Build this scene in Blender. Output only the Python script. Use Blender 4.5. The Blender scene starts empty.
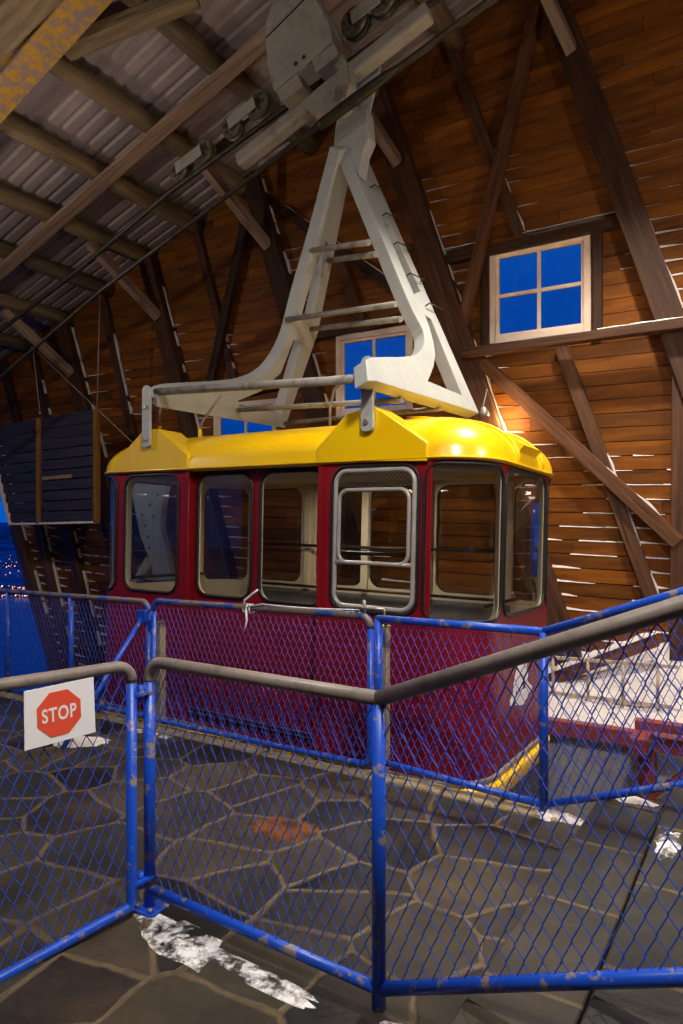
import bpy, math, random
from mathutils import Vector, Matrix, noise
random.seed(7)
PI = math.pi
COL = bpy.context.scene.collection

# ------------------------------------------------------------------ camera model
YAW = math.radians(32.8)
CY, SY = math.cos(YAW), math.sin(YAW)
FPX, CX0, HY, EYE = 665.0, 341.5, 540.0, 1.58
CAM = Vector((0, 0, EYE))

def ray(px, py):
    r = (px - CX0) / FPX
    return Vector((CY * r - SY, SY * r + CY, (HY - py) / FPX))
def on_plane(px, py, n, k):
    d = ray(px, py); n = Vector(n)
    return CAM + d * ((k - n.dot(CAM)) / n.dot(d))
def at_y(px, py, Y): return on_plane(px, py, (0, 1, 0), Y)
def at_x(px, py, X): return on_plane(px, py, (1, 0, 0), X)
def at_z(px, py, Z): return on_plane(px, py, (0, 0, 1), Z)
RS, RZ = 0.263, 8.78                    # roof plane z = RZ + RS*X
def roof_z(x): return RZ + RS * x
def at_roof(px, py, off): return on_plane(px, py, (-RS, 0, 1), RZ + off)

# ------------------------------------------------------------------ object helpers
def tag(o, label=None, cat=None, group=None, kind=None):
    if label: o['label'] = label
    if cat: o['category'] = cat
    if group: o['group'] = group
    if kind: o['kind'] = kind
    return o
def empty(name, loc, label, cat, group=None, rot=None):
    o = bpy.data.objects.new(name, None); COL.objects.link(o)
    o.location = loc; o.empty_display_size = .1
    if rot: o.rotation_euler = rot
    return tag(o, label, cat, group)
def root_loc(o):
    v = Vector((0, 0, 0))
    while o is not None:
        v += Vector(o.location); o = o.parent
    return v

class MB:
    def __init__(s): s.v = []; s.f = []; s.m = []; s.sm = []
    def add(s, vs, fs, mi=0, smooth=False):
        b = len(s.v); s.v += [Vector(v) for v in vs]
        for f in fs:
            s.f.append([i + b for i in f]); s.m.append(mi); s.sm.append(smooth)
        return s
    def obox(s, c, ax, ay, az, hx, hy, hz, mi=0):
        c = Vector(c); ax, ay, az = Vector(ax) * hx, Vector(ay) * hy, Vector(az) * hz
        vs = [c + ax * i + ay * j + az * k for k in (-1, 1) for j in (-1, 1) for i in (-1, 1)]
        return s.add(vs, [(0,2,3,1),(4,5,7,6),(0,1,5,4),(2,6,7,3),(0,4,6,2),(1,3,7,5)], mi)
    def box(s, x0, x1, y0, y1, z0, z1, mi=0):
        return s.obox(((x0+x1)/2,(y0+y1)/2,(z0+z1)/2),(1,0,0),(0,1,0),(0,0,1),abs(x1-x0)/2,abs(y1-y0)/2,abs(z1-z0)/2,mi)
    def beam(s, p0, p1, w, d, up=(0,0,1), mi=0):
        p0, p1 = Vector(p0), Vector(p1); z = (p1-p0).normalized()
        x = Vector(up).cross(z)
        if x.length < 1e-4: x = Vector((1,0,0)).cross(z)
        x.normalize(); y = z.cross(x)
        return s.obox((p0+p1)/2, x, y, z, w/2, d/2, (p1-p0).length/2, mi)
    def tube(s, pts, r, n=8, closed=False, caps=True, mi=0, radii=None, smooth=True):
        pts = [Vector(p) for p in pts]; N = len(pts); rings = []
        t0 = (pts[1]-pts[0]).normalized()
        a = Vector((0,0,1)) if abs(t0.z) < .9 else Vector((1,0,0))
        nrm = (a - t0*a.dot(t0)).normalized()
        vs = []; fs = []
        for i, p in enumerate(pts):
            if closed: t = (pts[(i+1)%N]-pts[i-1]).normalized()
            elif i == 0: t = t0
            elif i == N-1: t = (pts[i]-pts[i-1]).normalized()
            else: t = ((pts[i+1]-p).normalized()+(p-pts[i-1]).normalized()).normalized()
            nrm = (nrm - t*nrm.dot(t)); nrm.normalize(); b = t.cross(nrm)
            rr = radii[i] if radii else r
            if 0 < i < N-1 and not closed:
                c = max(.5, (p-pts[i-1]).normalized().dot(t)); k = 1/c
            else: k = 1
            for j in range(n):
                q = 2*PI*j/n
                vs.append(p + nrm*(math.cos(q)*rr*k) + b*(math.sin(q)*rr*k))
        M = N if closed else N-1
        for i in range(M):
            for j in range(n):
                a0 = i*n+j; a1 = i*n+(j+1)%n; i2 = (i+1)%N
                fs.append((a0, a1, i2*n+(j+1)%n, i2*n+j))
        s.add(vs, fs, mi, smooth)
        if caps and not closed:
            s.add(vs[:n], [tuple(reversed(range(n)))], mi); s.add(vs[-n:], [tuple(range(n))], mi)
        return s
    def cyl(s, p0, p1, r, n=16, mi=0): return s.tube([p0, p1], r, n, mi=mi)
    def prism(s, poly, ext, mi=0, holes=None):
        """closed polygon (3D points) with holes, extruded by vector ext"""
        from mathutils.geometry import tessellate_polygon
        loops = [[Vector(p) for p in poly]] + [[Vector(p) for p in h] for h in (holes or [])]
        ext = Vector(ext); flat = [p for l in loops for p in l]; n = len(flat)
        tris = tessellate_polygon(loops)
        vs = flat + [p + ext for p in flat]
        fs = [tuple(t) for t in tris] + [tuple(i+n for i in reversed(t)) for t in tris]
        b = 0
        for l in loops:
            for i in range(len(l)):
                j = (i+1) % len(l); fs.append((b+i, b+j, b+j+n, b+i+n))
            b += len(l)
        return s.add(vs, fs, mi)
    def sphere(s, c, r, n=8, m=5, mi=0, sz=1.0):
        vs = []; fs = []; c = Vector(c)
        for i in range(m+1):
            a = PI*i/m
            for j in range(n):
                q = 2*PI*j/n
                vs.append(c + Vector((math.sin(a)*math.cos(q)*r, math.sin(a)*math.sin(q)*r, math.cos(a)*r*sz)))
        for i in range(m):
            for j in range(n): fs.append((i*n+j, (i+1)*n+j, (i+1)*n+(j+1)%n, i*n+(j+1)%n))
        return s.add(vs, fs, mi, True)
    def build(s, name, mats, parent=None, local=False, loc=None, recalc=True, bevel=0, solidify=0):
        off = Vector((0,0,0))
        if parent is not None and not local: off = root_loc(parent)
        if parent is None and loc is not None: off = Vector(loc)
        me = bpy.data.meshes.new(name)
        me.from_pydata([v - off for v in s.v], [], s.f)
        if not isinstance(mats, (list, tuple)): mats = [mats]
        for m in mats: me.materials.append(m)
        for p, mi, sm in zip(me.polygons, s.m, s.sm): p.material_index = mi; p.use_smooth = sm
        if recalc:
            import bmesh
            bm = bmesh.new(); bm.from_mesh(me)
            bmesh.ops.remove_doubles(bm, verts=bm.verts, dist=1e-5)
            bmesh.ops.recalc_face_normals(bm, faces=bm.faces); bm.to_mesh(me); bm.free()
        o = bpy.data.objects.new(name, me); COL.objects.link(o)
        if parent is not None: o.parent = parent
        elif loc is not None: o.location = loc
        if bevel:
            b = o.modifiers.new('bevel', 'BEVEL'); b.width = bevel; b.segments = 2; b.limit_method = 'ANGLE'; b.angle_limit = math.radians(40)
        return o

# ------------------------------------------------------------------ materials
def lin(c):
    return tuple(((x/255)/12.92 if x/255 <= .04045 else ((x/255+.055)/1.055)**2.4) for x in c) + (1,)
def new_mat(name):
    m = bpy.data.materials.new(name); m.use_nodes = True
    nt = m.node_tree; b = nt.nodes['Principled BSDF']
    return m, nt, b
def N(nt, t, **kw):
    n = nt.nodes.new(t)
    for k, v in kw.items(): setattr(n, k, v)
    return n
def ramp(nt, fac, stops):
    r = N(nt, 'ShaderNodeValToRGB'); e = r.color_ramp.elements
    while len(e) < len(stops): e.new(.5)
    for el, (p, c) in zip(e, stops): el.position = p; el.color = c
    nt.links.new(fac, r.inputs[0]); return r.outputs[0]
def mixc(nt, fac, a, b, blend='MIX'):
    m = N(nt, 'ShaderNodeMix', data_type='RGBA', blend_type=blend)
    for i, v in ((0, fac), (6, a), (7, b)):
        if isinstance(v, (int, float)): m.inputs[i].default_value = v
        elif isinstance(v, tuple): m.inputs[i].default_value = v
        else: nt.links.new(v, m.inputs[i])
    return m.outputs[2]
def tex_noise(nt, vec, scale, detail=4, rough=.55):
    n = N(nt, 'ShaderNodeTexNoise'); n.inputs['Scale'].default_value = scale
    n.inputs['Detail'].default_value = detail; n.inputs['Roughness'].default_value = rough
    if vec is not None: nt.links.new(vec, n.inputs['Vector'])
    return n.outputs[0]
def objvec(nt, scale=(1,1,1), rand=False):
    t = N(nt, 'ShaderNodeTexCoord'); mp = N(nt, 'ShaderNodeMapping'); mp.inputs['Scale'].default_value = scale
    nt.links.new(t.outputs['Object'], mp.inputs[0])
    if rand:
        oi = N(nt, 'ShaderNodeObjectInfo'); ml = N(nt, 'ShaderNodeMath', operation='MULTIPLY'); ml.inputs[1].default_value = 40
        nt.links.new(oi.outputs['Random'], ml.inputs[0]); cb = N(nt, 'ShaderNodeCombineXYZ')
        for i in range(3): nt.links.new(ml.outputs[0], cb.inputs[i])
        nt.links.new(cb.outputs[0], mp.inputs['Location'])
    return mp.outputs[0]
def bump(nt, b, h, strength=.3, dist=.01):
    n = N(nt, 'ShaderNodeBump'); n.inputs['Strength'].default_value = strength; n.inputs['Distance'].default_value = dist
    nt.links.new(h, n.inputs['Height']); nt.links.new(n.outputs[0], b.inputs['Normal'])
def simple(name, c1, c2=None, scale=6, rough=.5, metal=0, bmp=0, spec=.5, coat=0):
    m, nt, b = new_mat(name)
    b.inputs['Roughness'].default_value = rough; b.inputs['Metallic'].default_value = metal
    b.inputs['Specular IOR Level'].default_value = spec
    if coat: b.inputs['Coat Weight'].default_value = coat; b.inputs['Coat Roughness'].default_value = .12
    v = objvec(nt); n = tex_noise(nt, v, scale)
    nt.links.new(ramp(nt, n, [(.35, lin(c1)), (.7, lin(c2 or c1))]), b.inputs['Base Color'])
    if bmp: bump(nt, b, tex_noise(nt, v, scale*6), bmp, .01)
    return m
def wood(name, c1, c2, c3, grain=(14,14,.8), rough=.65, island=False, knots=True, dark=0.55):
    m, nt, b = new_mat(name)
    v = objvec(nt, grain, rand=not island)
    if island:
        g = N(nt, 'ShaderNodeNewGeometry'); ad = N(nt, 'ShaderNodeVectorMath', operation='ADD')
        ml = N(nt, 'ShaderNodeMath', operation='MULTIPLY'); ml.inputs[1].default_value = 53
        nt.links.new(g.outputs['Random Per Island'], ml.inputs[0]); nt.links.new(v, ad.inputs[0]); nt.links.new(ml.outputs[0], ad.inputs[1])
        v = ad.outputs[0]; rnd = g.outputs['Random Per Island']
    else:
        oi = N(nt, 'ShaderNodeObjectInfo'); rnd = oi.outputs['Random']
    n = tex_noise(nt, v, 1.6, 6, .62)
    col = ramp(nt, n, [(.28, lin(c1)), (.52, lin(c2)), (.75, lin(c3))])
    tone = ramp(nt, rnd, [(0, (dark,dark,dark,1)), (1, (1.12,1.08,1.02,1))])
    col = mixc(nt, 1.0, col, tone, 'MULTIPLY')
    if knots:
        vv = N(nt, 'ShaderNodeTexVoronoi'); vv.inputs['Scale'].default_value = .8
        nt.links.new(v, vv.inputs['Vector'])
        k = ramp(nt, vv.outputs['Distance'], [(.06, (.25,.2,.18,1)), (.17, (1,1,1,1))])
        col = mixc(nt, .8, col, k, 'MULTIPLY')
    nt.links.new(col, b.inputs['Base Color']); b.inputs['Roughness'].default_value = rough
    b.inputs['Specular IOR Level'].default_value = .3
    bump(nt, b, n, .25, .01)
    return m
def worn_paint(name, paint, metal, lo, hi, scale=14, rough=.4, drop=None):
    m, nt, b = new_mat(name); v = objvec(nt)
    n = tex_noise(nt, v, scale, 6, .7)
    col = ramp(nt, n, [(lo, lin(paint)), (hi, lin(metal))])
    n2 = tex_noise(nt, v, 3)
    col = mixc(nt, .35, col, ramp(nt, n2, [(.3, (.55,.55,.6,1)), (.7, (1,1,1,1))]), 'MULTIPLY')
    nt.links.new(col, b.inputs['Base Color']); b.inputs['Roughness'].default_value = rough
    bump(nt, b, n, .15, .002)
    return m

M = {}
M['wall'] = wood('stained_boarding', (88,46,5), (126,70,5), (150,93,13), grain=(.9,7,7), island=True, dark=.55)
M['backing'] = simple('dark_wall_backing', (22,16,12), (30,22,16), 5, .9)
M['post'] = wood('dark_timber', (46,28,18), (72,44,28), (98,64,42))
M['stud'] = wood('brown_timber', (66,40,24), (98,62,38), (130,90,60))
M['pale_timber'] = wood('pale_timber', (110,90,74), (142,117,97), (162,138,116), knots=False, dark=.9)
M['log'] = wood('round_log', (92,78,60), (124,104,78), (150,128,94), grain=(9,9,.9))
M['sash'] = simple('cream_window_paint', (226,200,178), (240,222,204), 5, .5)
def mat_thin_snow():
    m, nt, b = new_mat('thin_snow'); v = objvec(nt); n = tex_noise(nt, v, 9, 8, .75)
    b.inputs['Base Color'].default_value = lin((236,232,232)); b.inputs['Roughness'].default_value = .8
    nt.links.new(ramp(nt, n, [(.44, (0,0,0,1)), (.58, (1,1,1,1))]), b.inputs['Alpha']); return m
M['thin_snow'] = mat_thin_snow()
M['snow'] = simple('snow', (200,191,188), (220,213,211), 9, .85, bmp=.9)
M['red'] = simple('maroon_paint', (128,16,24), (140,22,30), 2.5, .42, spec=.3)
M['red_beam'] = simple('red_oxide_steel', (122,44,40), (146,62,54), 8, .6)
M['yellow'] = simple('yellow_paint', (247,195,3), (252,205,6), 2.5, .3, coat=.35)
M['yellow_beam'] = worn_paint('flaking_yellow_paint', (168,122,22), (128,104,92), .46, .56, 9, .7)
M['beige'] = simple('beige_lining', (196,176,146), (206,188,160), 3, .55)
M['grey_lining'] = simple('grey_lining', (96,92,92), (116,112,110), 4, .6)
M['rubber'] = simple('black_rubber', (16,16,18), (26,26,28), 8, .5)
M['alu'] = simple('aluminium_frame', (176,168,160), (194,186,178), 8, .4, metal=.25)
M['hanger'] = worn_paint('grey_white_steel_paint', (176,178,174), (138,132,120), .62, .76, 7, .5)
M['grime'] = worn_paint('grimy_steel_paint', (160,154,142), (116,104,88), .5, .8, 5, .6)
M['wheel'] = simple('worn_roller', (84,76,64), (124,114,98), 14, .5, metal=.3)
M['dark_metal'] = simple('greasy_dark_steel', (46,40,34), (70,60,48), 12, .5, metal=.5)
M['rust_rope'] = simple('steel_rope', (78,56,38), (104,76,50), 30, .5, metal=.4)
M['blue'] = worn_paint('chipped_blue_paint', (26,82,204), (140,126,122), .56, .61, 15, .36)
M['blue_wire'] = simple('blue_coated_wire', (42,80,190), (56,94,204), 20, .45)
M['rail'] = worn_paint('bare_worn_steel', (142,130,120), (110,98,90), .45, .7, 9, .42)
M['mixrail'] = worn_paint('half_worn_blue_rail', (34,76,170), (120,106,96), .44, .5, 7, .4)
M['sign'] = simple('white_sign_sheet', (246,244,246), (250,250,250), 4, .5)
M['sign_red'] = simple('red_sign_print', (240,84,56), (244,90,62), 4, .5)
M['white_print'] = simple('white_print', (244,242,240), None, 4, .5)
M['concrete'] = simple('grey_concrete', (150,142,138), (172,164,158), 5, .8, bmp=.3)
M['blue_panel'] = wood('dark_blue_slat', (36,36,46), (52,50,62), (66,62,74), grain=(.8,14,14), island=True, knots=False, dark=.75)
M['ochre'] = wood('ochre_timber', (132,84,20), (164,108,30), (182,126,40), knots=False)
M['tan_post'] = worn_paint('tan_painted_post', (182,158,100), (120,98,60), .5, .6, 10, .6)
M['rung'] = worn_paint('weathered_rung_steel', (150,144,134), (110,98,84), .5, .65, 8, .55)
M['ladder'] = simple('weathered_ladder', (170,150,126), (190,172,148), 10, .5)
M['bolt'] = simple('zinc_bolt', (150,146,140), (170,166,160), 10, .4, metal=.6)
M['cable_grey'] = simple('grey_cable', (120,112,104), (140,130,120), 10, .5)

def mat_glass():
    m, nt, b = new_mat('window_glass'); nt.nodes.remove(b)
    out = nt.nodes['Material Output']
    t = N(nt, 'ShaderNodeBsdfTransparent'); t.inputs[0].default_value = (.88,.9,.9,1)
    g = N(nt, 'ShaderNodeBsdfGlossy'); g.inputs['Roughness'].default_value = .02
    f = N(nt, 'ShaderNodeFresnel'); f.inputs[0].default_value = 1.33
    mx = N(nt, 'ShaderNodeMixShader'); nt.links.new(f.outputs[0], mx.inputs[0]); nt.links.new(t.outputs[0], mx.inputs[1]); nt.links.new(g.outputs[0], mx.inputs[2])
    nt.links.new(mx.outputs[0], out.inputs[0]); return m
M['glass'] = mat_glass()

def mat_floor(name, scale, brick=False):
    m, nt, b = new_mat(name)
    v = objvec(nt)
    n = tex_noise(nt, v, 8, 8, .7); n3 = tex_noise(nt, v, 1.3, 4, .6); n5 = tex_noise(nt, v, 28, 4, .6)
    dn = N(nt, 'ShaderNodeTexNoise'); dn.inputs['Scale'].default_value = 2.5; dn.inputs['Detail'].default_value = 5; nt.links.new(v, dn.inputs['Vector'])
    mm = N(nt, 'ShaderNodeVectorMath', operation='MULTIPLY_ADD'); mm.inputs[1].default_value = (.02,.02,0) if brick else (.10,.10,0)
    nt.links.new(dn.outputs['Color'], mm.inputs[0]); nt.links.new(v, mm.inputs[2]); v2 = mm.outputs[0]
    mort = ramp(nt, n, [(.3, lin((64,52,36))), (.7, lin((116,98,70)))])
    if brick:
        mp = N(nt, 'ShaderNodeMapping'); mp.inputs['Location'].default_value = (.1,.2,0); nt.links.new(v2, mp.inputs[0])
        t = N(nt, 'ShaderNodeTexBrick'); nt.links.new(mp.outputs[0], t.inputs['Vector']); t.offset = .0; t.squash = 1
        t.inputs['Scale'].default_value = 1; t.inputs['Brick Width'].default_value = 3.1; t.inputs['Row Height'].default_value = .58; t.inputs['Mortar Size'].default_value = .012; t.inputs['Mortar Smooth'].default_value = .3
        t.inputs['Color1'].default_value = (0,0,0,1); t.inputs['Color2'].default_value = (1,1,1,1)
        sepv = N(nt, 'ShaderNodeSeparateColor'); nt.links.new(t.outputs['Color'], sepv.inputs[0]); rnd = sepv.outputs[0]
        k = ramp(nt, t.outputs['Fac'], [(.2, (1,1,1,1)), (.7, (0,0,0,1))])
        stone = ramp(nt, rnd, [(0, lin((36,36,37))), (1, lin((54,52,50)))])
    else:
        e = N(nt, 'ShaderNodeTexVoronoi', feature='DISTANCE_TO_EDGE', voronoi_dimensions='2D'); e.inputs['Scale'].default_value = scale
        c = N(nt, 'ShaderNodeTexVoronoi', voronoi_dimensions='2D'); c.inputs['Scale'].default_value = scale
        nt.links.new(v2, e.inputs['Vector']); nt.links.new(v2, c.inputs['Vector'])
        sep = N(nt, 'ShaderNodeSeparateColor'); nt.links.new(c.outputs['Color'], sep.inputs[0])
        stone = ramp(nt, sep.outputs[0], [(.05, lin((18,18,22))), (.3, lin((25,25,29))), (.45, lin((50,48,46))), (.62, lin((64,57,46))), (.75, lin((39,38,39))), (.9, lin((68,60,46)))])
        en = N(nt, 'ShaderNodeMath', operation='ADD'); ns = N(nt, 'ShaderNodeMath', operation='MULTIPLY_ADD'); ns.inputs[1].default_value = .09; ns.inputs[2].default_value = -.045
        nt.links.new(n, ns.inputs[0]); nt.links.new(e.outputs[0], en.inputs[0]); nt.links.new(ns.outputs[0], en.inputs[1])
        k = ramp(nt, en.outputs[0], [(.018, (0,0,0,1)), (.04, (1,1,1,1))])
    stone = mixc(nt, .75, stone, ramp(nt, n, [(.3, (.5,.5,.5,1)), (.7, (1.15,1.12,1.08,1))]), 'MULTIPLY')
    stone = mixc(nt, ramp(nt, n3, [(.48, (0,0,0,1)), (.74, (.45,.45,.45,1))]), stone, mixc(nt, n, lin((56,42,20)), lin((118,90,50))))
    nt.links.new(mixc(nt, k, mort, stone), b.inputs['Base Color'])
    nt.links.new(ramp(nt, n3, [(.3, (.30,)*3+(1,)), (.7, (.6,)*3+(1,))]), b.inputs['Roughness'])
    hb = N(nt, 'ShaderNodeMath', operation='MULTIPLY_ADD'); nt.links.new(n5, hb.inputs[0]); hb.inputs[1].default_value = .3; nt.links.new(k, hb.inputs[2])
    bump(nt, b, hb.outputs[0], .5, .012)
    return m
M['floor'] = mat_floor('flagstone_floor', 2.3)
M['tread'] = mat_floor('slate_treads', 1.5, True)
def mat_roof():
    m, nt, b = new_mat('corrugated_roof_steel'); v = objvec(nt, (.25,2,1)); n = tex_noise(nt, v, 2.2, 5)
    nt.links.new(ramp(nt, n, [(.3, lin((120,106,104))), (.7, lin((164,146,140)))]), b.inputs['Base Color'])
    b.inputs['Roughness'].default_value = .55; b.inputs['Metallic'].default_value = .15; return m
M['roof'] = mat_roof()
def emit(name, c, s):
    m, nt, b = new_mat(name); b.inputs['Base Color'].default_value = (0,0,0,1)
    b.inputs['Emission Color'].default_value = lin(c); b.inputs['Emission Strength'].default_value = s; return m

# ------------------------------------------------------------------ world, camera
W = bpy.data.worlds.new('dusk'); bpy.context.scene.world = W; W.use_nodes = True
nt = W.node_tree; bg = nt.nodes['Background']
tc = N(nt, 'ShaderNodeTexCoord'); sp = N(nt, 'ShaderNodeSeparateXYZ'); nt.links.new(tc.outputs['Generated'], sp.inputs[0])
skn = N(nt, 'ShaderNodeTexNoise'); skn.inputs['Scale'].default_value = 3; mpn = N(nt, 'ShaderNodeMapping'); mpn.inputs['Scale'].default_value = (1,1,5)
nt.links.new(tc.outputs['Generated'], mpn.inputs[0]); nt.links.new(mpn.outputs[0], skn.inputs['Vector'])
skc = ramp(nt, sp.outputs[2], [(0.0, lin((4,92,196))), (.05, lin((2,84,186))), (.14, lin((0,70,172))), (.35, lin((0,78,186))), (1, lin((0,60,160)))])
skc = mixc(nt, .35, skc, ramp(nt, skn.outputs[0], [(.35, (.6,.65,.75,1)), (.65, (1.1,1.1,1.05,1))]), 'MULTIPLY')
nt.links.new(skc, bg.inputs[0]); bg.inputs[1].default_value = 1.0

cam = bpy.data.cameras.new('camera'); co = bpy.data.objects.new('camera', cam); COL.objects.link(co)
cam.lens = FPX / 1024 * 36; cam.sensor_width = 36; cam.shift_y = 28 / 1024; cam.clip_end = 20000; cam.clip_start = .05
co.location = CAM; co.rotation_euler = (PI/2, 0, YAW)
sc = bpy.context.scene; sc.camera = co
sc.view_settings.view_transform = 'Standard'; sc.view_settings.look = 'None'; sc.view_settings.gamma = 1
sc.view_settings.use_curve_mapping = False; sc.view_settings.exposure = 0.0

def lamp(name, kind, loc, energy, color, target=None, size=.3, spot=None, blend=.6):
    l = bpy.data.lights.new(name, kind); l.energy = energy; l.color = color
    if kind == 'AREA': l.size = size
    else: l.shadow_soft_size = size
    if spot: l.spot_size = math.radians(spot); l.spot_blend = blend
    o = bpy.data.objects.new(name, l); COL.objects.link(o); o.location = loc
    if target: o.rotation_euler = (Vector(target)-Vector(loc)).to_track_quat('-Z', 'Y').to_euler()
    return o
lamp('hall_spot_lamp', 'SPOT', (-.9, 5.9, 6.9), 1700, (1,.90,.76), (-1.5, 6.0, 0), .12, 84, .8)
lamp('wall_lamp', 'POINT', (-2.6, 7.52, 3.0), 24, (1,.70,.34), size=.05)
lamp('platform_spot_lamp', 'SPOT', (.3, 1.2, 5.2), 830, (1,.95,.88), (-2.2, 3.4, .4), .3, 125, .9)
lamp('stair_lamp', 'POINT', (1.1, 4.6, 3.7), 170, (1,.92,.8), size=.12)
lamp('rear_left_fill', 'POINT', (-8.2, 2.4, 4.4), 150, (1,.9,.8), size=.12)  # unseen fill added to brighten the left wall, slatted panel and column
lamp('near_hall_fill', 'POINT', (-1.5, .2, 4.6), 115, (1,.94,.88), size=.12)  # added fill without a fitting, lifts the roof and the near side
lamp('roof_up_fill', 'SPOT', (-6.2, 2.4, 3.2), 260, (1,.9,.82), (-6.0, 3.0, 8), .12, 105, 1.0)  # upward fill added only to brighten the underside of the roof
lamp('cabin_fill', 'AREA', (-3.6, 5.5, 2.19), 26, (1,.9,.74), (-3.6, 5.5, 0), .5)  # unseen fill added so the cabin interior reads through the glass

# ------------------------------------------------------------------ setting : floor, steps, pit
m = MB()
m.box(-8.2, -.835, -3.4, 3.78, -.5, 0); m.box(-.835, 3.2, -3.4, 3.93, -.5, -.10)
fl = m.build('floor', M['floor']); tag(fl, kind='structure')
m = MB(); n = 26
for i in range(n):                                              # edge stones along the pit
    x0 = -8.2 + i*.36; dz = random.uniform(-.006,.008)
    if x0 < -1.1: m.box(x0+.006, min(x0+.354,-.84), 3.78, 3.93, -.3, .012+dz)
tag(m.build('trim_1', simple('kerb_stone', (120,104,78), (160,142,108), 9, .8, bmp=.5), bevel=.015), kind='structure')
m = MB(); m.box(-8.2, 3, 3.78, 3.92, -2.6, -.3)
tag(m.build('wall_near_pit', M['concrete']), kind='structure')
m = MB(); m.box(-8.2, 3, 6.72, 7.9, -2.6, -.36)
tag(m.build('wall_far_pit', M['concrete']), kind='structure')
m = MB(); m.box(-9, 3, 4, 7.9, -2.8, -2.6)
tag(m.build('floor_pit', M['concrete']), kind='structure')
# steps rising to the right (+X)
STEP = [(-.80, -.48, .15), (-.425, -.02, .30), (.0, .5, .45), (.5, 3, .6)]
for i, (x0, x1, z) in enumerate(STEP):
    m = MB(); m.box(x0, x1, -3.3, 4.0 if i == 0 else 3.97, z-.055, z); m.box(x0+.03, x1-.02, -3.3, 3.95, -.1, z-.055)
    t = m.build('step_%d' % (i+1) if False else 'trim_%d' % (i+2), M['tread'], bevel=.008); tag(t, kind='structure')

# ------------------------------------------------------------------ setting : boarded wall with window openings
YW = 7.8; SK = -.04
def bz(x, z): return z - SK*x            # true z -> board coordinate b  (z = b + SK*x)
def zb(x, b): return b + SK*x
wins = []
for (x0p, x1p, ytop0, ybot0) in ((491, 592, 252, 345), (338, 414, 337, 415), (216, 279, 405, 470)):
    a = at_y(x0p, ytop0, YW); c = at_y(x1p, 250, YW); b_ = at_y(x0p, ybot0, YW)
    wins.append((a.x, c.x, bz(a.x, b_.z), bz(a.x, a.z)))
# keep all three the same height
hh = wins[0][3]-wins[0][2]
wins = [(w[0], w[1], w[3]-hh, w[3]) for w in wins]
def left_edge(z): return -14.5 + .49*(5.2-z)
m = MB()
def board(xa, xb, b0, b1, full=True):
    p0, p1 = (.022, .036)
    def xl(x, z): return max(x, left_edge(z))
    secs = []
    zz0, zz1 = zb(xa,b0), zb(xa,b1)
    lim = (b1 - RZ)/(RS - SK)
    xa2 = max(xa, left_edge((zz0+zz1)/2), lim-.8)
    if xb - xa2 < .03: return
    for x in (xa2, xb):
        secs += [(x, YW-p0, zb(x,b0)), (x, YW-p1, zb(x,b1)), (x, YW+.012, zb(x,b1)), (x, YW+.012, zb(x,b0))]
    ex = .012 if full else 0
    back = [(x, yy, zb(x, q)) for x in (xa2-ex*.2, xb+ex*.2) for yy in (YW+.013, YW+.02) for q in (b0-ex, b1+ex)]
    m.add(back, [(0,1,3,2),(4,6,7,5),(0,4,5,1),(2,3,7,6),(1,5,7,3),(0,2,6,4)], 1)
    m.add(secs, [(0,1,2,3),(7,6,5,4),(0,4,5,1),(1,5,6,2),(2,6,7,3),(3,7,4,0)])
rows = []
b = -3.2
while b < 9.6:
    b1 = b + .157 - .011; rows.append((b, b1))
    cuts = []
    for (wx0, wx1, wb0, wb1) in wins:
        if b1 > wb0 and b < wb1: cuts.append((wx0+.03, wx1-.03, wb0+.03, wb1-.03))
    ivs = [(-15.5, 3.2)]
    for (c0, c1, w0, w1) in cuts:
        new = []
        for (u, v) in ivs:
            if c1 <= u or c0 >= v: new.append((u, v)); continue
            new += [(u, c0), (c1, v)]
        ivs = new
        if w0 - b > .01: board(c0, c1, b, min(b1, w0), False)
        if b1 - w1 > .01: board(c0, c1, max(b, w1), b1, False)
    for (u, v) in ivs:
        x = u
        while x < v - .01:
            L = random.uniform(2.2, 4.4)
            if v - (x+L) < .8: L = v - x
            board(x, x+L-.004, b, b1); x += L
    b += .157
wl = m.build('wall_back', [M['wall'], M['backing']], recalc=True); tag(wl, kind='structure')
ROWS = rows

for nm, (xa, xb, ya, yb) in (('wall_front', (-11.0, 3.4, -3.5, -3.4)), ('wall_right', (3.2, 3.3, -3.4, 7.9))):
    m = MB(); z = -.5
    while z < 9.4:
        if nm == 'wall_front':
            xq = max(xa, (z+.15-RZ)/RS)
            if xb-xq > .1: m.box(xq, xb, ya, yb, z, z+.152)
        else: m.box(xa, xb, ya, yb, z, z+.152)
        z += .157
    tag(m.build(nm, M['wall']), kind='structure')

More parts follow.
